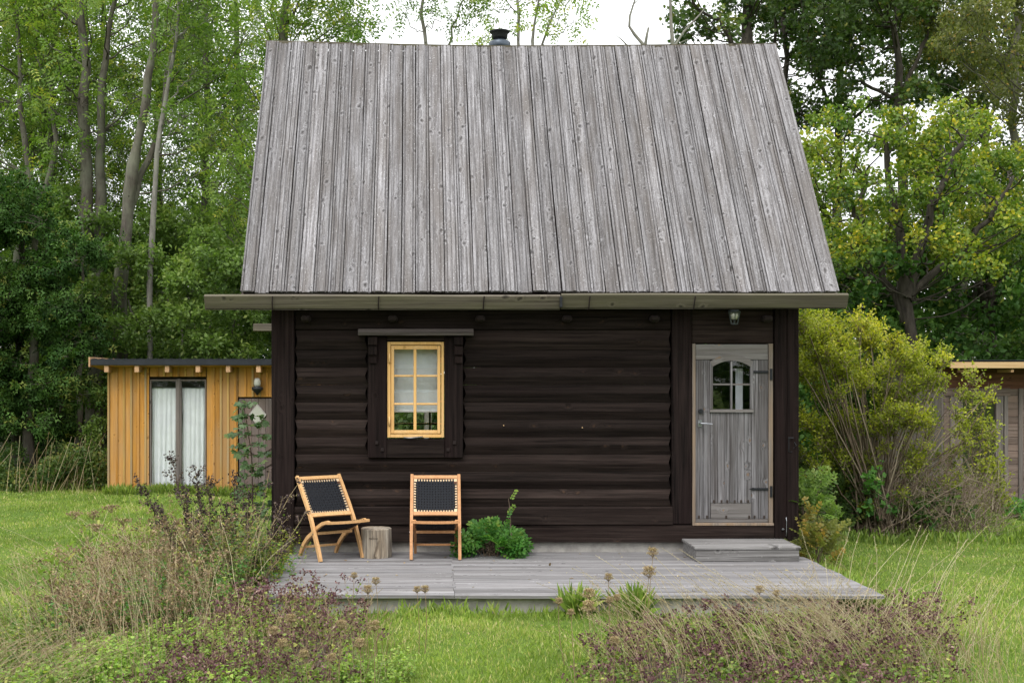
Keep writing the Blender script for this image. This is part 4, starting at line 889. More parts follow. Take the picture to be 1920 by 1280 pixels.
# the thin trees above the ridge
tree('young_ash','sparse young ash showing above the roof left of the chimney','tree',G(800,24),
  [([Wp(800,905,24),Wp(806,400,24),Wp(800,80,24),Wp(785,-40,24),Wp(780,-160,24)],.09,.02),([Wp(803,200,24),Wp(850,60,24),Wp(880,-60,24)],.04,.012)],
  fill(15,745,900,-150,66,24,.8,20,38,lambda x,y: y<20+ (x-740)*.6 or x>800),L_ash,'pinnate',.085,.034,.95,mu=.55,bark=M_palebark,group='young trees above the ridge',limbr=.7)
tree('young_ash','sparse yellowish young ash with fine stems right of the chimney','tree',G(985,23.5),
  [([Wp(985,905,23.5),Wp(983,300,23.5),Wp(972,40,23.5),Wp(955,-120,23.5)],.08,.02),([Wp(984,250,23.5),Wp(1000,60,23.5),Wp(1030,-100,23.5)],.05,.015),([Wp(984,160,23.5),Wp(1035,40,23.5),Wp(1075,-40,23.5)],.035,.012)],
  fill(20,905,1090,-160,66,23.5,.9,18,36,lambda x,y: x<1085-(abs(y-20))*.3),L_ash2,'pinnate',.085,.034,.95,mu=.62,bark=M_palebark,group='young trees above the ridge',limbr=.7)
# dead tree
dt=empty('dead_tree',G(1215,23),'bare leafless grey branches rising over the middle of the ridge','tree')
wb=Batch()
for P,r in (([Wp(1216,905,23),Wp(1214,400,23),Wp(1208,86,23),Wp(1190,65,23),Wp(1180,50,23),Wp(1181,30,23),Wp(1193,-8,23),Wp(1196,-60,23)],(.11,.09,.04,.03,.024,.02,.014,.006)),
            ([Wp(1209,90,23),Wp(1213,66,23),Wp(1216,52,23)],(.032,.024,.018)),([Wp(1212,300,23),Wp(1180,90,23.3),Wp(1167,76,23.3),Wp(1155,66,23.3)],(.05,.02,.012,.005)),([Wp(1185,12,23),Wp(1196,0,23),Wp(1210,-30,23)],(.010,.007,.003)),
            ([Wp(1262,300,22.5),Wp(1262,90,22.5),Wp(1258,40,22.5),Wp(1256,-30,22.5),Wp(1250,-90,22.5)],(.05,.04,.03,.02,.008)),([Wp(1263,90,22.5),Wp(1282,60,22.6),Wp(1312,28,22.6),Wp(1330,5,22.7)],(.025,.02,.014,.006)),([Wp(1270,140,22.5),Wp(1276,80,22.5),Wp(1290,74,22.5)],(.02,.014,.008))):
    wb.poly(np.array(P),np.array(r),7,.5)
wb.build('trunk',M_palebark,dt,G(1215,23),True)
# right: oaks
gapO=lambda x,y: not ((1640<x<1725 and 60<y<150) or (1565<x<1640 and 80<y<125 and R.uniform()<.6))
tree('oak_tree','dark oak with a black trunk right above the roof ridge end','tree',G(1400,26),
  [([Wp(1400,905,26),Wp(1402,300,26),Wp(1404,60,26),Wp(1398,-60,26),Wp(1400,-230,26)],.26,.07),([Wp(1402,120,26),Wp(1350,40,26),Wp(1310,20,26)],.08,.03)],
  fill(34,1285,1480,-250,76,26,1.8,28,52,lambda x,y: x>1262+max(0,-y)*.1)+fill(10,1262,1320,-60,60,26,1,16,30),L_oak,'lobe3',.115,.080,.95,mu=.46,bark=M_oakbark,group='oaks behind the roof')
tree('oak_tree','broad dark oak with sky gaps right of the roof','tree',G(1690,27),
  [([Wp(1690,905,27),Wp(1692,400,27),Wp(1688,160,27),Wp(1682,60,27),Wp(1690,-80,27),Wp(1690,-230,27)],.17,.05),([Wp(1690,190,27),Wp(1600,150,27),Wp(1530,150,27)],.06,.02),([Wp(1689,180,27),Wp(1740,60,27),Wp(1760,-60,27)],.07,.03)],
  fill(62,1480,1790,-250,196,27,2.2,30,56,gapO),L_oak,'lobe3',.115,.080,.90,mu=.46,bark=M_oakbark,group='oaks behind the roof')
tree('birch_tree','olive green drooping birch at the upper right edge','tree',G(1960,23),
  [([Wp(1960,905,23),Wp(1955,300,23),Wp(1950,0,23),Wp(1945,-250,23)],.18,.05)],
  fill(46,1775,2130,-250,190,23,1.8,28,52,lambda x,y: x>1770+max(0,y-120)*.7),L_birch,'diamond',.065,.05,1.2,mu=.42,drop=1.2,ysq=1.15)
tree('lime_tree','yellow green lime tree behind the right shed','tree',G(1700,20.5),
  [([Wp(1700,905,20.5),Wp(1700,520,20.5),Wp(1680,380,20.5),Wp(1660,260,20.5)],.16,.05),([Wp(1700,560,20.5),Wp(1740,400,20.3),Wp(1790,290,20.3),Wp(1830,210,20.3)],.12,.04),([Wp(1700,600,20.6),Wp(1620,440,20.8),Wp(1580,340,20.8)],.10,.03),([Wp(1700,560,20.5),Wp(1850,420,20.3),Wp(1900,330,20.3)],.10,.03)],
  fill(92,1490,1960,185,520,20.6,1.5,24,46,lambda x,y: y>200+abs(x-1720)*.10 and not (1530<x<1680 and 205<y<300 and R.uniform()<.75) and not (1780<x<1880 and 250<y<310 and R.uniform()<.75) and x>1485+(y-200)*.05),L_lime,'oval',.068,.056,1.0,mu=.47,sd=.2,toplight=.2,bark=M_oakbark)
tree('beech_tree','dark green round leaved tree directly behind the grey shed','tree',G(1800,22.6),
  [([Wp(1800,905,22.6),Wp(1800,600,22.6),Wp(1810,420,22.6)],.15,.05),([Wp(1640,905,22.6),Wp(1630,600,22.6),Wp(1610,440,22.6)],.10,.04)],
  fill(80,1470,2080,430,860,22.4,1.0,34,60)+fill(44,1500,2050,470,700,20.6,.6,24,42,lambda x,y:y>470+abs(x-1600)*.1),L_beech,'oval',.105,.085,1.1,mu=.42,limbs=False)
# left: maple and hazel
tree('maple_tree','large dark green maple hanging down to the lawn at the left edge','tree',G(60,23.4),
  [([Wp(60,905,23.4),Wp(60,600,23.4),Wp(70,400,23.4)],.16,.05),([Wp(140,905,23.6),Wp(150,600,23.6),Wp(160,450,23.4)],.09,.03)],
  fill(96,-160,205,350,830,23.0,1.0,30,56,lambda x,y: y>340+max(0,x-90)*.55 and not(x>150 and y>700))+fill(12,-120,120,330,380,23,.8,22,36),L_maple,'maple',.17,.155,1.7,mu=.44,sd=.17,limbs=False,toplight=.22)
tree('hazel_bush','mid green bushy hazel rising behind the ochre shed roof','bush',G(360,25),
  [([Wp(360,905,25),Wp(350,700,25),Wp(330,560,25)],.06,.02),([Wp(380,905,25),Wp(420,700,25),Wp(450,560,25)],.06,.02),([Wp(300,905,25),Wp(270,700,25),Wp(240,560,25)],.06,.02)],
  fill(74,190,620,440,760,24.6,.8,28,48,lambda x,y: y>430+abs(x-330)*.18),L_hazel,'diamond',.10,.055,1.6,mu=.46,sd=.16,limbs=False,toplight=.25)
tree('elder_bush','loose light leaved bush tucked beside the left corner of the ochre shed','bush',G(182,22.2),
  [([Wp(180,915,22.2),Wp(182,870,22.2),Wp(184,840,22.2)],.02,.008)],
  fill(12,155,196,790,905,22.2,.3,14,24),L_hazel,'oval',.06,.035,.9,mu=.5,limbs=False)
# undergrowth along the far lawn edge
def thicket(name,label,x0,x1,ytop,Y,dY,n,ll,lw,matl,mu,r0=20,r1=40,kind='oval',stalks=0,LAI=.9):
    b=Batch()
    for c,r in fill(n,x0,x1,ytop,925,Y,dY,r0,r1):
        if c[2]<.05: c[2]=.05
        nl=int(LAI*math.pi*r*r/(ll*lw*.55)); C=c+runit(nl)*(r*R.uniform(.2,1,nl)**.5)[:,None]; C[:,2]=np.abs(C[:,2])
        D=runit(nl); D[:,2]-=.2; Nn=runit(nl)*.8; Nn[:,2]+=.4; Nn[:,1]-=.4
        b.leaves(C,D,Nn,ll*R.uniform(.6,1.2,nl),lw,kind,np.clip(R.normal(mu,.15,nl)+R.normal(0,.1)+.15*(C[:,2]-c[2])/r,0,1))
    if stalks:
        P=np.stack([px(R.uniform(x0,x1,stalks),Y-dY),np.full(stalks,Y-dY)+R.uniform(-.2,.3,stalks),np.zeros(stalks)],1)
        H=R.uniform(.5,1.1,stalks); ln=R.normal(.25,.3,stalks); E=P+np.stack([ln*H,R.normal(0,.1,stalks),H],1); b.segs(P,E,.006,.003,3,R.uniform(.3,1,stalks),1)
    o=b.build(name,[matl,M_dry]); return tag(o,label,'undergrowth',kind='stuff')
thicket('undergrowth','dense mixed weeds and dry stalks under the maple along the far lawn',-150,200,850,22.3,.5,44,.06,.038,L_weed,.55,16,32,stalks=70,LAI=2.0)
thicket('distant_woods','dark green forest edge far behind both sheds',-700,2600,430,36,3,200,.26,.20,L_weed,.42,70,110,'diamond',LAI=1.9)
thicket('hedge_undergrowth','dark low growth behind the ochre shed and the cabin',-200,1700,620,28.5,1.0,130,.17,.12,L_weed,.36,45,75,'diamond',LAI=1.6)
# trees across the garden, seen only mirrored in the panes
for k,(x,y,src_i) in enumerate(((-3.5,-9,'beech_tree'),(5.5,-11,'beech_tree'),(1.5,-12.5,'beech_tree'),(-9,-11,'beech_tree'),(10.5,-10,'beech_tree'))):
    src=bpy.data.objects[src_i]; c=src.copy(); COL.objects.link(c); c.location=(x,y,-.6); c.rotation_euler=(0,0,k*1.3+2.6)
    c.scale=(1.35,)*3; c['label']=['round leaved tree across the garden behind the viewer, mirrored in the yellow window','tree behind the viewer, mirrored in the right door panes','tree farthest behind the viewer, mirrored in the left door panes','tree behind the viewer, mirrored in the ochre shed window','tree behind the viewer at the far right, mirrored in the grey shed window'][k]
    for ch in src.children: d=ch.copy(); COL.objects.link(d); d.parent=c

def grow(name,idx,base,rz,label,group=None,sc=1.0):
    src=[o for o in COL.objects if o.name.split('.')[0]==name][idx]
    c=src.copy(); COL.objects.link(c); c.location=base; c.rotation_euler=(0,0,rz); c.scale=(sc,sc,sc); c['label']=label
    if group: c['group']=group
    for ch in src.children: d=ch.copy(); COL.objects.link(d); d.parent=c
    return c
for (nm,ix,bs_,rz,lab,sc_) in (
 ('ash_tree',0,G(95,31.5),2.1,'background ash between the left edge trunk and the double trunk',1.05),('ash_tree',2,G(30,32.5),1.0,'background ash with leaning trunk deep in the left wood',1.1),
 ('ash_tree',4,G(290,33),2.5,'background leafy ash behind the pale thin stem',1.05),('ash_tree',5,G(190,32.5),1.2,'background dark ash behind the double trunk',1.0),('ash_tree',4,G(440,31),4.0,'background ash beside the left roof edge',1.0),
 ('ash_tree',0,G(-70,30.5),4.2,'background ash beyond the left photo edge',1.0),('ash_tree',5,G(90,34),3.3,'farthest leafy ash in the left wood',1.1),
 ('oak_tree',1,G(1570,30.5),2.0,'background oak close behind the right roof slope',1.0),('lime_tree',0,G(1590,24.2),2.4,'second yellow green lime directly right of the roof',1.0),('lime_tree',0,G(1860,24.5),1.1,'third yellow green lime at the right edge',1.05),
 ('oak_tree',1,G(1470,29.5),4.1,'background oak directly over the right end of the ridge',1.0),('ash_tree',4,G(160,29.8),5.2,'leafy ash between the two trunks of the double ash and the leaning one',1.0),
 ('birch_tree',0,G(1900,27),1.9,'background birch at the upper right',1.05),('oak_tree',1,G(1850,32),.7,'background oak behind the birch',1.0),
 ('maple_tree',0,G(35,24.4),.45,'second dark maple behind the one at the left edge',1.02),('hazel_bush',0,G(380,26.8),2.6,'second hazel behind the ochre shed',1.12),('hazel_bush',0,G(90,27.5),.6,'hazel thicket behind the dark maple',1.25),('beech_tree',0,G(1660,25.2),2.9,'second round leaved tree behind the yellow shrub',1.0)):
    grow(nm,ix,bs_,rz,lab,None,sc_)
# ------------------------------------------------------------------ lawn grass
def inbox(P,x0,x1,y0,y1): return (P[:,0]>x0)&(P[:,0]<x1)&(P[:,1]>y0)&(P[:,1]<y1)
def patchn(x,y):
    return .5+.25*np.sin(x*1.3+y*.7+1)+.2*np.sin(x*2.9-y*2.3)+.15*np.sin(x*5.1+y*4.3+2)+.1*np.sin(x*9+y*11)
gb=Batch()
for (y0,y1,dens,wd,h0) in ((6.6,8,3000,.0055,.050),(8,9.5,3400,.0055,.050),(9.5,11,2700,.0062,.050),(11,13,2000,.0072,.050),(13,16,1400,.0095,.052),(16,20,900,.013,.055),(20,24.6,560,.018,.06)):
    xa,xb=-.42*y1-1.3,.545*y1+1.3; n=int((xb-xa)*(y1-y0)*dens)
    P=np.stack([R.uniform(xa,xb,n),R.uniform(y0,y1,n),np.zeros(n)],1)
    k=~(inbox(P,DX0+.03,DX1-.03,DY0+.04,DY1)|inbox(P,-1.70,3.79,DY1-.1,16.55)|inbox(P,px(202,SY),px(640,SY),SY,24)|inbox(P,px(1700,RYY),20,RYY,21.3))
    P=P[k]; n=len(P); P[:,2]=gh(P[:,0],P[:,1])-.004
    pn=patchn(P[:,0],P[:,1]); hh=h0*.78*(.6+.75*np.clip(pn,0,1.2))*R.uniform(.45,1.35,n)
    D=R.normal(0,.42,(n,3)); D[:,2]=1; az_=R.uniform(0,2*np.pi,n); Nn=np.stack([np.cos(az_),np.sin(az_),np.zeros(n)],1)
    dry=.5+.5*np.sin(P[:,0]*.9-P[:,1]*1.9+.6)*np.sin(P[:,0]*2.1+P[:,1]*.8)
    tt=np.clip(R.normal(.38,.17,n)+.26*(dry-.5)+.22*(pn-.5),0,1); dd=R.uniform(size=n)<.10+.34*np.clip(dry-.5,0,1); tt[dd]=R.uniform(.8,1,dd.sum())
    gb.leaves(P,D,Nn,hh,wd*R.uniform(.7,1.3,n),'blade',tt)
# dark sheets added under the herb beds, coloured as the shade between stems
M_bed_shade=plain('bed_shade_sheet',(.055,.040,.028),.95,0,25,.5,.5)
def shade_sheet(cx,cy,rx,ry):
    n=40; q=np.linspace(0,2*np.pi,n,endpoint=False); rr=1+.08*np.sin(3*q+cx)+.06*np.sin(7*q)
    rings=[(cx+rx*k*rr*np.cos(q),cy+ry*k*rr*np.sin(q)) for k in (.2,.4,.6,.8,1.)]; V=[(cx,cy,float(gh(cx,cy))+.03)]+[(float(x),float(y),float(gh(x,y))+(.03 if j<4 else -.01)) for j,(X,Y) in enumerate(rings) for x,y in zip(X,Y)]
    F=[(0,1+i,1+(i+1)%n) for i in range(n)]+[(1+j*n+i,1+(j+1)*n+i,1+(j+1)*n+(i+1)%n,1+j*n+(i+1)%n) for j in range(4) for i in range(n)]
    m=MB(); m.add(V,F); tag(m.build('bed_shade_sheet',M_bed_shade,smooth=True),kind='structure')
shade_sheet(-1.15,8.3,.7,1.3); shade_sheet(2.15,8.1,1.15,.9); shade_sheet(-2.3,10.4,.5,1.2)
# longer tufts at the deck edges, round the walls and under shrubs
def tufts(cx0,cx1,cy0,cy1,n,h,wd=.006,mu=.4):
    P=np.stack([R.uniform(cx0,cx1,n),R.uniform(cy0,cy1,n),np.zeros(n)],1); P[:,2]=gh(P[:,0],P[:,1])
    D=R.normal(0,.38,(n,3)); D[:,2]=1; az_=R.uniform(0,2*np.pi,n); Nn=np.stack([np.cos(az_),np.sin(az_),np.zeros(n)],1)
    gb.leaves(P,D,Nn,h*R.uniform(.4,1.2,n),wd,'blade',np.clip(R.normal(mu,.2,n),0,1))
tufts(-1.5,1.2,DY0-.30,DY0-.01,900,.09); tufts(-.3,.6,DY0-.12,DY0-.01,160,.14); tufts(1.2,3.3,DY0-.15,DY0-.01,500,.09); tufts(3.76,4.0,DY0,12.8,1500,.16); tufts(px(202,SY),px(640,SY),SY-.35,SY-.05,2200,.18,.012); tufts(-10,-5.9,21.9,22.4,1200,.16,.018)
tufts(4.2,7.6,14.7,15.6,1500,.15,.010,.25); tufts(7.4,11,18.2,18.6,900,.14,.014)
tag(gb.build('lawn_grass',M_grass),'short green mown lawn with yellowish patches around the cabin','lawn',kind='stuff')
for k,(x,lab) in enumerate(((px(1085,10.15),'tufted grass clump at the deck edge in line with the left of the door step'),(px(1190,10.15),'grass clump with brown tips at the deck edge below the door step corner'))):
    b=Batch(); n=170; P=np.stack([x+R.normal(0,.035,n),10.13+R.normal(0,.03,n),np.zeros(n)],1); D=R.normal(0,.55,(n,3)); D[:,2]=1; az_=R.uniform(0,6.3,n)
    b.leaves(P,D,np.stack([np.cos(az_),np.sin(az_),0*az_],1),R.uniform(.15,.33,n),.008,'blade',np.clip(R.normal(.3,.25,n),0,1)); tag(b.build('grass_clump',M_grass,loc=(x,10.13,0)),lab,'grass clump')

# ------------------------------------------------------------------ yellow shrub beside the cabin
def arch(bt,a,b_,up,r0,r1,tint,mi=0,n=4,k=7):
    a=np.array(a,float); b_=np.array(b_,float); mid=(a+b_)/2+np.array([0,0,up]); Q=bez(a,mid,b_,k); Q[1:-1]+=R.normal(0,.012,(k-2,3)); bt.poly(Q,np.linspace(r0,r1,k),n,tint,mi); return Q
sb=Batch(); lb=Batch(); base=pg(1640,1003); sroot=empty('yellow_leaved_shrub',tuple(base),'big arching shrub with yellow green leaves and bare canes beside the cabin','shrub')
Yb=base[1]
shc=fill(58,1490,1760,600,800,Yb+.1,.8,22,40,lambda x,y: y>585+max(0,x-1600)*.62)+fill(14,1500,1640,590,660,Yb,.6,24,36)+fill(26,1520,1740,770,900,Yb,.7,16,28)+fill(16,1480,1600,780,960,Yb+.3,.5,18,30)+fill(18,1560,1800,850,960,Yb-.1,.4,13,22)+fill(26,1720,1870,700,880,Yb+.1,.5,11,22)+fill(8,1700,1780,640,740,Yb+.1,.5,16,26)
for c,r in shc:
    c=np.array(c); nt=int(90*r*r+14); dirs=runit(nt); dirs[:,2]=dirs[:,2]*.8+.2; E=c+dirs*(r*R.uniform(.5,1.1,nt))[:,None]; S0=c-np.array([0,0,.5*r])+R.normal(0,.03,(nt,3))
    sb.segs(S0,E,.0045,.0015,3,R.uniform(.2,.8,nt)); per=int(1.05*math.pi*r*r/(.034*.022*.55)/nt)
    f=R.uniform(.3,1.1,(nt,per)); C=(S0[:,None]+(E-S0)[:,None]*f[...,None]).reshape(-1,3)+R.normal(0,.03,(nt*per,3)); n=len(C); D=np.repeat(unit(E-S0),per,0)*.6+runit(n); Nn=runit(n)*.7; Nn[:,2]+=.8
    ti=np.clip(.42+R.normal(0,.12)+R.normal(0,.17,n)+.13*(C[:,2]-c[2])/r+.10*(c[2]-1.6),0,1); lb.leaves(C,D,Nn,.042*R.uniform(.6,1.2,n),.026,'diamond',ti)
    if R.uniform()<.85:
        a=base+np.array([R.normal(0,.16),R.normal(0,.12),0]); arch(sb,a,c,.35*R.uniform(.2,1),.013*R.uniform(.6,1.3),.004,R.uniform(.2,1))
for k in range(26):
    a=base+np.array([R.normal(0,.18),R.normal(0,.15),0]); e=np.array(Wp(R.uniform(1540,1860),R.uniform(720,930),Yb+R.uniform(-.6,.4))); arch(sb,a,e,R.uniform(.0,.4),.009*R.uniform(.5,1.4),.003,R.uniform(.3,1))
sb.build('canes',M_cane,sroot,base); lb.build('leaves',L_shrub,sroot,base)
# tangle of dry twigs at its right
tb=Batch(); n=1000; bx0=np.stack([px(R.uniform(1640,1865,n),Yb),Yb+R.uniform(-.5,.6,n),R.uniform(.0,.95,n)**1.1*R.uniform(.4,1,n)],1)
ang=R.normal(.2,.8,n); ln=R.uniform(.12,.5,n); e=bx0+np.stack([np.sin(ang)*ln,R.normal(0,.12,n),np.abs(np.cos(ang))*ln],1)
keep=(e[:,2]<1.45-np.abs(e[:,0]-6.4)*.55); tb.segs(bx0[keep],e[keep],.004,.0015,3,R.uniform(.2,1,n)[keep])
for k in range(40):
    a=np.array([px(R.uniform(1680,1850),Yb),Yb+R.uniform(-.3,.4),0]); arch(tb,a,a+np.array([R.normal(.1,.4),R.normal(0,.2),R.uniform(.5,1.2)]),.1,.007,.002,R.uniform(.4,1))
lb=Batch(); n=2600; C=np.stack([px(R.uniform(1660,1870,n),Yb),Yb+R.uniform(-.5,.5,n),R.uniform(.02,.9,n)],1); lb.leaves(C,runit(n),runit(n)+np.array([0,0,1]),.03,.02,'diamond',np.clip(R.normal(.4,.2,n),0,1))
dr=empty('dry_bramble',(px(1760,Yb),Yb,0),'tangle of leafless brown twigs at the right foot of the yellow green shrub','bush'); loc=(px(1760,Yb),Yb,0)
tb.build('twigs',M_cane,dr,loc); lb.build('leaves',L_birch,dr,loc)
# small leafy plants round it
def leafy(name,label,cat,c,r,nl,ll,lw,kind,matl,mu=.5,zs=1.,stem=True,sd=.17,npr=4,stemmat=None,flat=0):
    root=empty(name,tuple((c[0],c[1],c[2])),label,cat); lb=Batch(); sbb=Batch(); c=np.array(c,float)
    ns=max(4,int(nl/(9 if kind=='pinnate' else 14))); dirs=runit(ns); dirs[:,2]=np.abs(dirs[:,2])*zs+.12; E=c+dirs*(np.array(r)[None]*R.uniform(.55,1.05,ns)[:,None]); a=c+R.normal(0,.04,(ns,3))*np.array([1,1,0])
    M=(a+E)/2+np.array([0,0,.08]); sbb.segs(a,M,.005,.004,3,.4); sbb.segs(M,E,.004,.002,3,.5)
    if kind=='pinnate':
        per=max(1,nl//ns); f=R.uniform(.35,1.05,(ns,per)); C=(M[:,None]+(E-M)[:,None]*f[...,None]).reshape(-1,3)+R.normal(0,.02,(ns*per,3)); n=len(C); D=np.repeat(unit(E-c),per,0)*.8+runit(n)*.6; D[:,2]+=.1; Nn=runit(n)*.4; Nn[:,2]+=.7; Nn[:,1]-=.5
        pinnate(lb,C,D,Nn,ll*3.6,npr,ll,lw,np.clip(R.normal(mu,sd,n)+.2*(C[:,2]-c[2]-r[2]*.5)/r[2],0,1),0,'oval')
    else:
        per=max(1,nl//ns); f=R.uniform(.1,1.05,(ns,per)); C=(M[:,None]+(E-M)[:,None]*f[...,None]).reshape(-1,3)+R.normal(0,.04,(ns*per,3)); n=len(C); D=np.repeat(unit(E-c),per,0)*.6+runit(n); Nn=runit(n)*.6; Nn[:,2]+=.8; Nn[:,1]-=.3
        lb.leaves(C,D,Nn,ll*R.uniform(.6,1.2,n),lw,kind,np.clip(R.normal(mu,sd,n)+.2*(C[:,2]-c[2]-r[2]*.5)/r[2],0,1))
    loc=tuple(c); sbb.build('stems',stemmat or M_cane,root,loc); lb.build('leaves',matl,root,loc); return root
leafy('leafy_plant','rounded bright green plant of divided leaves growing at the wall right of the chairs','plant',(px(922,12.6),12.55,.16),(.27,.19,.225),300,.052,.030,'pinnate',L_green,.48,zs=1.0)
bs=Batch(); ls=Batch(); P=np.array([(px(938,12.5),12.5,.2),(px(958,12.45),12.45,.42),(px(968,12.42),12.42,.58)]); 
leafy('leafy_shoot','upright shoot of paired round leaves sticking out of the green wall plant','plant',(px(955,12.45),12.45,.36),(.04,.03,.19),6,.034,.025,'pinnate',L_green,.6,zs=2.2)
leafy('bramble_plant','green divided leaf bush at the right corner post of the cabin','plant',(px(1515,13.0),13.0,.42),(.26,.25,.52),190,.046,.027,'pinnate',L_hazel,.55,zs=1.0)
leafy('bramble_plant','olive and yellowing bush at the foot of the right corner post','plant',(px(1530,12.7),12.7,.0),(.24,.25,.58),210,.044,.028,'pinnate',L_birch,.62,zs=1.0)
leafy('bramble_plant','green lobed leaves low between the bare canes of the big shrub','plant',(px(1650,15.2),15.2,.25),(.28,.2,.72),160,.085,.075,'lobe3',L_green,.5,zs=1.2)
leafy('bramble_plant','dark green lobed leaves in the shade under the big shrub','plant',(px(1740,15.4),15.4,.1),(.55,.3,.55),320,.085,.075,'lobe3',L_maple,.55,zs=1.0)
leafy('bramble_plant','dark ferny growth against the cabin side under the big shrub','plant',(px(1560,15.6),15.6,.0),(.6,.3,.65),500,.05,.03,'pinnate',L_weed,.4,zs=1.0)
leafy('currant_bush','small yellow green bush in front of the grey slatted shed','bush',(px(1868,16.8),16.8,.15),(.22,.2,.72),620,.052,.036,'oval',L_shrub,.42,zs=1.4)
leafy('currant_bush','loose yellowing sprays hanging before the dark window of the grey shed','bush',(px(1835,17.0),17.0,.5),(.36,.2,1.15),420,.056,.038,'oval',L_shrub,.5,zs=1.5)
leafy('currant_bush','low weedy bush at the foot of the grey shed posts','bush',(px(1905,17.6),17.6,.0),(.35,.2,.28),260,.05,.034,'oval',L_green,.5,zs=1.)
# sapling left of the corner post
sroot=empty('maple_sapling',(px(474,13.4),13.4,0),'straight young sapling with tiers of bluish green leaves before the ochre shed door','sapling'); lb=Batch(); wb=Batch()
Q=np.array([Wp(470,1100,13.4)*np.array([1,1,0]),Wp(474,960,13.4),Wp(472,860,13.4),Wp(464,800,13.4),Wp(457,762,13.4)]); wb.poly(Q,np.linspace(.011,.004,5),6,.2)
for zz in np.linspace(760,965,12):
    f=(zz-760)/205; c=np.array([np.interp(zz,[762,800,860,960],[457,464,472,474]),0]); c=Wp(c[0],zz,13.4)
    for s in (-1,1):
        for q in range(3):
            az_=R.uniform(0,6.28); ln=(.06+.22*R.uniform(.1,1))*min(1,f*2+.45); e=c+np.array([math.cos(az_)*ln,math.sin(az_)*ln*.8-.03,R.uniform(-.03,.05)])
            wb.segs([c],[e],.0035,.002,4,.3); 
            for j in range(4):
                g=R.uniform(.3,1.15); D=np.array([[math.cos(az_),math.sin(az_)-.2,-.25]])+R.normal(0,.45,(1,3)); lb.leaves((c+(e-c)*g)[None],D,np.array([[0,-.6,.9]])+R.normal(0,.25,(1,3)),R.uniform(.06,.11),R.uniform(.055,.09),'lobe3',float(np.clip(R.normal(.55,.2),0,1)))
loc=(px(474,13.4),13.4,0); wb.build('stem',M_cane,sroot,loc); lb.build('leaves',L_blue,sroot,loc)

# ------------------------------------------------------------------ herb beds in the foreground
def stems(bt,P,H,lean,r,tint,mi,k=4,curve=1.7,sides=3,wob=.012,tp=.18):
    n=len(P); t=np.linspace(0,1,k+1); pts=P[:,None,:]+np.zeros((n,k+1,3)); pts[:,:,2]+=H[:,None]*t[None]*(1-.0*t)
    pts[:,:,0:2]+=lean[:,None,:]*(H[:,None]*t[None]**curve)[...,None]; pts[:,1:,:2]+=R.normal(0,wob,(n,k,2)); ln=np.linalg.norm(lean,axis=1); pts[:,:,2]-=(H*np.minimum(ln,1.2)*.28)[:,None]*(t[None]**2.2)
    for i in range(k): bt.segs(pts[:,i],pts[:,i+1],r*(1-tp*i),r*(1-tp*(i+1)),sides,tint,mi)
    return pts
def along(pts,f):
    """pts (n,k+1,3), f (n,m) -> (n,m,3)"""
    k=pts.shape[1]-1; x=np.clip(f*k,0,k-1e-6); i=x.astype(int); q=(x-i)[...,None]; a=np.arange(len(pts))[:,None]; return pts[a,i]*(1-q)+pts[a,i+1]*q
def patchn(x,y):
    return .5+.25*np.sin(x*1.3+y*.7+1)+.2*np.sin(x*2.9-y*2.3)+.15*np.sin(x*5.1+y*4.3+2)+.1*np.sin(x*9+y*11)
def herb(name,label,P,h,lean,matl,ll,lw,per,mu,kind='oval',heads=None,headn=0,r=.0016,stemt=.5,leafr=(.1,.95),hs=.013,spread=.02,hmu=.45,lsd=.2,cat='herbs',sides=3):
    n=len(P); b=Batch(); P=P.copy(); P[:,2]=gh(P[:,0],P[:,1]); pn=patchn(P[:,0]*1.3+h,P[:,1]*1.3-h); H=h*R.uniform(.45,1.15,n)*(.55+.72*np.clip(pn,0,1.2)); ln=R.normal(0,.16,(n,2))+np.array(lean)
    pts=stems(b,P,H,ln,r,np.clip(R.normal(stemt,.2,n),0,1),1)
    if per:
        f=R.uniform(leafr[0],leafr[1],(n,per)); C=along(pts,f).reshape(-1,3)+R.normal(0,.006,(n*per,3)); m=len(C); D=runit(m); D[:,2]=D[:,2]*.5+.15; Nn=runit(m)*.5; Nn[:,2]+=.9
        b.leaves(C,D,Nn,ll*R.uniform(.5,1.2,m)*(1.15-.5*f.reshape(-1)),lw*R.uniform(.7,1.1,m),kind,np.clip(R.normal(mu,lsd,m)+.12*(f.reshape(-1)-.5)+np.repeat(R.normal(0,.12,n)+.30*(pn-.5),per),0,1),0)
    if heads is not None:
        T=pts[:,-1]; k=R.randint(2,5,n); rep=np.repeat(np.arange(n),k); T2=T[rep]+np.stack([R.normal(0,spread,len(rep)),R.normal(0,spread,len(rep)),R.uniform(-.05,.012,len(rep))],1)
        b.segs(along(pts,np.full((n,1),.82))[:,0][rep],T2,.0009,.0007,3,.35,1)
        C=np.repeat(T2,headn,0)+R.normal(0,hs,(len(T2)*headn,3))*np.array([1,1,.6]); m=len(C)
        b.leaves(C,runit(m),runit(m),R.uniform(.013,.027,m),.016,'diamond',np.clip(R.normal(hmu,.2,m)+np.repeat(R.normal(0,.12,len(T2)),headn),0,1),2)
    o=b.build(name,[matl,M_dry,heads or M_dry]); return tag(o,label,cat,kind='stuff')
def pts_in(n,f,x0,x1,y0,y1):
    out_=np.zeros((0,3))
    while len(out_)<n:
        P=np.stack([R.uniform(x0,x1,n),R.uniform(y0,y1,n),np.zeros(n)],1); P=P[f(P[:,0],P[:,1])]; out_=np.concatenate([out_,P])
    return out_[:n]
def clumped(P,amt=.08,n=60):
    n=int(n*.6)
    c=P[R.randint(0,len(P),n)]; i=R.randint(0,n,len(P)); return np.where((R.uniform(size=len(P))<.6)[:,None],c[i]+R.normal(0,amt,P.shape)*np.array([1,1,0]),P)
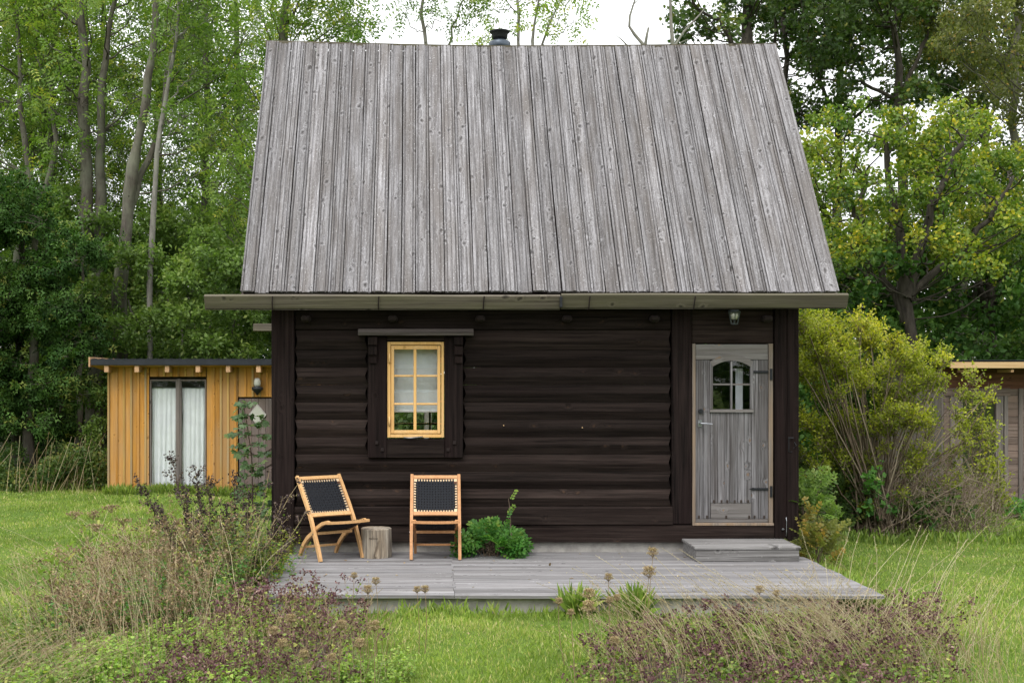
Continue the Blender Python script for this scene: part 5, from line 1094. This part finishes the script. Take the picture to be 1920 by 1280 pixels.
# ground px -> region tests use (x, y) in metres
fl_=lambda x,y: (x<-.42+.10*(y-8)-.35*np.clip(y-8.6,0,2))&(x>-1.75+.0*y)
herb('oregano_bed','purple brown seed heads of oregano in front of the deck, left side',clumped(pts_in(540,fl_,-1.9,-.1,7.0,9.9),.10,110),.37,(.05,0),L_herb,.038,.024,9,.50,heads=L_plum,headn=6,stemt=.25,spread=.024)
fr_=lambda x,y: (x>.85+.25*np.clip(y-7.5,0,3))&(x<3.2+.30*(y-7.4))&(y<8.9+.18*np.clip(x-1,0,3))
herb('oregano_bed','wide purple brown oregano patch in front of the deck, right side',clumped(pts_in(820,fr_,.8,4.2,6.9,9.5),.10,140),.33,(.03,0),L_herb,.038,.025,9,.58,heads=L_plum,headn=6,stemt=.3,spread=.024)
herb('pale_herb_bed','light green leafy herbs filling the left foreground',clumped(pts_in(1300,lambda x,y:(x>-2.45)&(x<-1.35+.2*(9-y)),-2.5,-1.0,6.9,9.4)),.27,(0,0),L_mint,.034,.027,15,.42,stemt=.5)
herb('pale_herb_bed','low fresh green herbs at the right edge of the left purple bed',clumped(pts_in(420,lambda x,y:x>-1.1,-1.1,-.15,6.9,8.2)),.15,(0,0),L_mint,.032,.025,12,.35,stemt=.5)
herb('weed_patch','mixed green weeds under the dark dry stalks left of the deck',clumped(pts_in(1500,lambda x,y:(x<-1.58)&(x>-2.9+.12*(y-9)),-3.2,-1.5,9.0,12.7),.14,70),.46,(.05,0),L_green,.042,.028,12,.52,stemt=.3)
herb('weed_patch','green and yellow weeds with dry bits at the far left foreground',clumped(pts_in(900,lambda x,y:x<-2.3,-3.7,-2.2,7.0,10.2),.12,50),.32,(-.05,0),L_herb,.05,.024,9,.55,stemt=.5)
herb('weed_patch','yellow leaved weeds between the dry stalks beside the deck corner',clumped(pts_in(420,lambda x,y:(x<-1.45)&(x>-2.1),-2.1,-1.45,10.9,12.9)),.55,(.12,0),L_shrub,.036,.026,12,.25,stemt=.4)
herb('brown_thicket','thicket of dead grey brown stems with withered scraps in the left bed',clumped(pts_in(430,lambda x,y:(x>-3.0+.1*(y-9))&(x<-1.75),-3.0,-1.7,8.9,11.6),.12,60),.66,(-.05,.02),L_tan,.028,.018,8,.38,heads=L_tan,headn=6,stemt=.4,r=.0024,hs=.014,spread=.06,cat='dead stalks')
herb('weed_patch','tall mixed dark green weeds behind the dead stalks left of the deck corner',clumped(pts_in(420,lambda x,y:(x<-1.62)&(x>-2.5),-2.5,-1.6,10.4,12.2),.14,30),.66,(.08,0),L_weed,.05,.032,16,.5,stemt=.3)
herb('brown_thicket','low tangle of wiry grey brown stalks at the left foreground',clumped(pts_in(330,lambda x,y:(x>-2.7)&(x<-1.7),-2.7,-1.7,8.3,9.8),.12,40),.36,(-.05,.02),L_plum,.016,.010,9,.6,stemt=.2,r=.0018,cat='dead stalks')
for (px0,py0,lab) in ((128,1120,'pointed yellow green leaves of a weed at the left edge of the bed'),(170,1080,'broad pointed light green leaves rising at the left of the dead stalks'),(95,1180,'low clump of long green leaves near the left photo edge'),(175,1015+90,'yellow turning pointed leaf weed below the leftmost umbels')):
    p_=pg(px0,py0); leafy('broad_leaved_weed',lab,'plant',(p_[0],p_[1],.02),(.14,.12,.34),40,.10,.030,'oval',L_herb,.42,zs=2.0)
# individual tall stalks with dark seed heads
def stalk(name,label,base,tip,nb,matl,spread=.10,dens=26,r=.006,tint=.3,bend=.05,low=.25,cat='dead stalk',leaf=None,size=.024,grp=None):
    base=np.array(base,float); tip=np.array(tip,float); root=empty(name,tuple(base),label,cat,grp); wb=Batch(); hb=Batch()
    mid=(base+tip)/2+np.array([R.normal(0,bend),R.normal(0,bend),0]); Q=bez(base,mid,tip,9); Q[1:-1]+=R.normal(0,.008,(7,3)); wb.poly(Q,np.linspace(r,r*.3,9),5,tint)
    for k in range(nb):
        f=low+(1-low)*(k+R.uniform())/nb; i=min(int(f*8),7); c=Q[i]+(Q[i+1]-Q[i])*(f*8-i); u=unit(tip-base); d=unit(u*.9+runit(1)[0]*.75); ln=spread*R.uniform(.5,1.6)*(1.25-f*.6); e=c+d*ln
        wb.segs([c],[e],r*.4,r*.2,3,tint+.1); m=dens
        g=R.uniform(.15,1.1,m); C=c+(e-c)*g[:,None]+R.normal(0,.012,(m,3)); hb.leaves(C,runit(m),runit(m),size*R.uniform(.6,1.4,m),size*.8,'diamond',np.clip(R.normal(.35,.22,m),0,1))
    loc=tuple(base); wb.build('stalk',M_dry if tint>.5 else M_cane,root,loc); tag(hb.build('seed_heads',matl,root,loc),kind='stuff')
    return root
SL_=[ # base px, depth, tip px,py, label
 (385,11.3,318,852,'tallest dark seeded stalk in front of the left curtain'),(398,11.3,366,880,'dark seeded stalk before the post between the two curtains'),(402,11.5,388,905,'thick dark seeded stalk right of the curtain post'),
 (405,11.2,345,930,'short dark seeded stalk at the foot of the left curtain'),(372,11.4,260,905,'leaning dark stalk with few seed heads before the ochre wall'),(395,11.0,300,960,'low left leaning dark seeded stalk in the middle of the bed'),
 (420,11.8,440,895,'dark seeded stalk just left of the young sapling'),(440,12.0,468,925,'dark seeded stalk crossing the foot of the sapling'),(430,11.6,425,950,'upright dark seeded stalk below the sapling leaves')]
for (bp_,Y,tx,ty,lab) in SL_: stalk('seeded_stalk','%s'%lab,G(bp_,Y),Wp(tx,ty,Y-.05),32,L_seed,.13,16,.0075,.25)
SR_=[(430,11.3,505,880,'pale grey stalk leaning right towards the cabin post'),(470,11.2,560,905,'curved bare stalk with withered tip in front of the corner post'),(440,11.0,545,965,'long stalk slanting right over the deck corner'),(455,11.4,530,930,'withered stalk with brown leaf scraps left of the first chair'),(480,11.1,575,955,'outermost slanting dry stalk reaching the left chair'),(465,10.9,552,1000,'low slanting dry stalk above the deck edge'),(400,11.0,488,965,'mid height slanting stalk left of the deck')]
for (bp_,Y,tx,ty,lab) in SR_: stalk('dry_stalk','%s'%lab,G(bp_,Y),Wp(tx,ty,Y-.05),9,L_seed,.08,14,.0065,.62,.08,.35)
SD_=[(235,10.2,140,962,'dry stalk with a drooping brown head at the left lawn edge'),(238,10.2,175,962,'dry stalk with a grey brown umbel over the left lawn'),(250,10.2,208,950,'dry stalk with a flat brown umbel near the ochre shed corner'),(220,10.0,180,985,'short dry stalk with curled brown leaves at the left of the bed'),(270,10.3,232,975,'dry stalk with reddish seed head below the shed window')]
for (bp_,Y,tx,ty,lab) in SD_:
    rt=stalk('umbel_stalk','%s'%lab,G(bp_,Y),Wp(tx,ty,Y),5,L_tan,.05,8,.004,.7,.05,.5,size=.014)
    hb=Batch(); tip=np.array(Wp(tx,ty,Y)); m=90; C=tip+R.normal(0,1,(m,3))*np.array([.035,.03,.010]); hb.leaves(C,runit(m),runit(m),R.uniform(.012,.022,m),.013,'diamond',np.clip(R.normal(.4,.2,m),0,1)); hb.segs(np.repeat((tip-np.array([0,0,.05]))[None],24,0),C[:24],.001,.0008,3,.5); o=tag(hb.build('umbel',L_tan,rt,G(bp_,Y)),kind='stuff')
# wild carrots: stem, rays and cupped seed head
def carrot(label,base,tip,size,tint=.45):
    base=np.array(base,float); tip=np.array(tip,float); root=empty('wild_carrot',tuple(base),label,'wild carrot','dried wild carrots in the foreground beds'); wb=Batch(); hb=Batch()
    Q=bez(base,(base+tip)/2+R.normal(0,.02,3),tip,8); wb.poly(Q,np.linspace(.0035,.0018,8),5,.45)
    m=26; q=np.arange(m)*2.4; rad=size*(np.arange(m)/m)**.5; 
    A=np.repeat(tip[None],m,0); B1=tip+np.stack([np.cos(q)*rad*1.15,np.sin(q)*rad*1.15,np.full(m,size*.75)],1); B2=tip+np.stack([np.cos(q)*rad*.75,np.sin(q)*rad*.75,np.full(m,size*1.5)],1)
    hb.segs(A,B1,.0010,.0009,3,.6); hb.segs(B1,B2,.0009,.0008,3,.6); k=11; C=np.repeat(B2,k,0)+R.normal(0,size*.16,(m*k,3)); C2=np.repeat(B1,5,0)+R.normal(0,size*.12,(m*5,3)); C=np.concatenate([C,C2]); n=len(C)
    hb.leaves(C,runit(n),runit(n),R.uniform(.006,.011,n)*size/.035,.006*size/.035,'diamond',np.clip(R.normal(tint,.2,n),0,1))
    fd=8; qq=np.arange(fd)*.8; hb.segs(np.repeat(tip[None],fd,0),tip+np.stack([np.cos(qq)*size,np.sin(qq)*size,-.4*size+0*qq],1),.0009,.0005,3,.6)
    loc=tuple(base); wb.build('stem',M_dry,root,loc); hb.build('seed_head',L_tan,root,loc)
CR_=[(1198,8.3,1224,1034,.032,'highest wild carrot head, in front of the foundation left of the door step'),(1196,8.2,1217,1071,.038,'second highest wild carrot head, just under the highest one'),(1150,8.5,1141,1081,.026,'small wild carrot head over the middle of the deck'),
 (1112,8.1,1105,1112,.036,'brown wild carrot head above the first grass clump on the deck edge'),(1118,8.0,1104,1136,.040,'large drooping wild carrot head below the first grass clump'),(1060,8.3,1048,1126,.024,'lone small wild carrot head at the left end of the right bed'),
 (1150,8.3,1143,1124,.024,'left of a close pair of wild carrot heads at the deck edge'),(1162,8.35,1157,1120,.026,'right of a close pair of wild carrot heads at the deck edge'),(1150,8.0,1152,1200,.026,'low wild carrot head inside the right purple bed'),
 (1082,8.0,1071,1147,.020,'tiny wild carrot head over the lawn left of the right bed'),(1430,8.6,1424,1104,.028,'dark wild carrot head in front of the right part of the step'),(1458,8.5,1456,1111,.022,'small dark wild carrot head right of the step front'),
 (655,8.9,664,1078,.022,'slim wild carrot head standing before the deck left of the middle'),(700,8.6,705,1088,.026,'wild carrot head at the deck front edge below the stump'),(695,8.5,690,1104,.030,'wild carrot head closest under the stump, larger of two'),
 (780,8.8,782,1104,.024,'wild carrot head at the deck edge below the right chair, left one'),(798,8.8,797,1103,.026,'wild carrot head at the deck edge below the right chair, right one'),(640,8.1,640,1170,.030,'round wild carrot head in the middle of the left purple bed'),
 (700,8.0,703,1172,.032,'wild carrot head at the right of the left purple bed'),(672,7.9,675,1205,.030,'low wild carrot head near the right edge of the left purple bed'),(545,8.2,546,1158,.028,'wild carrot head above the left part of the purple bed'),
 (515,8.1,513,1182,.028,'wild carrot head over the boundary of pale herbs and purple bed'),(535,7.8,530,1205,.028,'wild carrot head low in the left foreground bed'),(575,7.7,570,1225,.026,'greenish wild carrot head low in the purple bed'),
 (470,8.4,468,1105,.024,'wild carrot head at the left corner of the deck front'),(620,7.7,622,1232,.026,'lowest wild carrot head near the bottom of the photo')]
for (bp_,Y,tx,ty,sz,lab) in CR_:
    Y=Y-(.75 if ty>1140 else 0); sz=sz*1.12; bp_=bp_+R.uniform(-6,6)
    tip=Wp(tx,ty,Y); tip[2]-=sz*1.0; carrot(lab,G(bp_,Y),tip,sz,.72)
# dry grass: fans of tan stalks
def drygrass(name,label,P,h,lean,tmu,r=.0019,k=6,ear=True,curve=1.9,sd=.22):
    n=len(P); b=Batch(); P[:,2]=gh(P[:,0],P[:,1]); H=h*R.uniform(.55,1.1,n); ln=R.normal(0,sd,(n,2))+np.array(lean); pts=stems(b,P,H,ln,r,np.clip(R.normal(tmu,.15,n),0,1),0,k,curve,3,.006,.10)
    if ear:
        f=R.uniform(.86,1,(n,7)); C=along(pts,f).reshape(-1,3)+R.normal(0,.003,(n*7,3)); m=len(C); D=np.repeat(unit(pts[:,-1]-pts[:,-2]),7,0)+runit(m)*.3; b.leaves(C,D,runit(m),.014,.004,'diamond',np.clip(R.normal(tmu,.12,m),0,1))
    return tag(b.build(name,M_dry),label,'dry grass',kind='stuff')
drygrass('dry_grass','tan dry grass stalks leaning left over the right purple bed',clumped(pts_in(300,lambda x,y:x>1.0,1.1,3.2,7.4,8.9),.10,26),.72,(-.55,.1),.78)
drygrass('dry_grass','pale arching grass stalks over the right end of the bed',pts_in(120,lambda x,y:x>2.4,2.4,4.1,7.8,9.4),.66,(.35,.1),.85)
drygrass('dry_grass','thin pale grasses at the far left of the foreground bed',pts_in(260,lambda x,y:x<-2.1,-3.5,-2.1,7.6,11.0),.62,(-.45,.0),.80)
drygrass('dry_grass','tan stalks rising among the dead stems of the left bed',pts_in(170,lambda x,y:x<-1.5,-2.9,-1.5,8.2,11.8),.80,(-.15,.0),.82,r=.0030)
drygrass('dry_grass','fallen straw coloured grass at the bottom left corner',pts_in(260,lambda x,y:x<-1.9,-3.4,-2.2,7.0,8.3),.40,(.7,.1),.70)
herb('weed_patch','green leafy herbs growing through the right purple bed',clumped(pts_in(520,fr_,.8,4.2,6.9,9.3),.12,60),.24,(.03,0),L_herb,.04,.027,11,.45,stemt=.5)
drygrass('dry_grass','straw grass tangle in the right foreground bed',clumped(pts_in(260,lambda x,y:x>.9,1.0,3.9,7.2,9.2),.12,30),.50,(-.25,.0),.70)
drygrass('dry_grass','beige stalk tangle in the left foreground bed',pts_in(230,lambda x,y:x<-.4,-2.6,-.3,7.2,9.6),.46,(-.1,.0),.62)
b=Batch(); n=260; P=np.stack([R.uniform(-5,7,n),R.uniform(7.5,18,n),np.zeros(n)],1); P=P[~(inbox(P,DX0,DX1,DY0,DY1)|inbox(P,-1.8,3.9,12.7,17))]; P[:,2]=.035+gh(P[:,0],P[:,1]); n=len(P)
Q2=np.stack([R.uniform(DX0+.1,DX1-.1,46),R.uniform(DY0+.1,DY1-.1,46)**1.0,np.full(46,DZ+.004)],1); P=np.concatenate([P,Q2]); n=len(P); D=runit(n); D[:,2]*=.15
b.leaves(P,D,np.array([[0,0,1.]])+runit(n)*.25,R.uniform(.02,.05,n),R.uniform(.015,.035,n),'oval',R.uniform(.4,1,n)); tag(b.build('fallen_leaves',L_tan),'scattered brown and yellow fallen leaves on lawn and deck','leaf litter',kind='stuff')
drygrass('dry_grass','few long pale stalks crossing in front of the deck on the right',pts_in(46,lambda x,y:x>0,1.45,2.9,7.6,8.7),.84,(-.62,.1),.95,r=.0030,sd=.14)
drygrass('dry_grass','long thin stalks arching right beside the deck corner',pts_in(26,lambda x,y:x>0,2.7,3.7,8.2,9.4),.95,(.30,.1),.95,r=.0028,sd=.2)
drygrass('dry_grass','few long pale stalks standing up in the left bed',pts_in(40,lambda x,y:x<0,-3.0,-1.4,8.6,10.8),.95,(-.25,.0),.95,r=.0030,sd=.3)
drygrass('dry_grass','sparse stalks in front of the left purple bed',pts_in(150,lambda x,y:x<0,-1.8,-.3,7.2,8.8),.55,(.12,.0),.55)
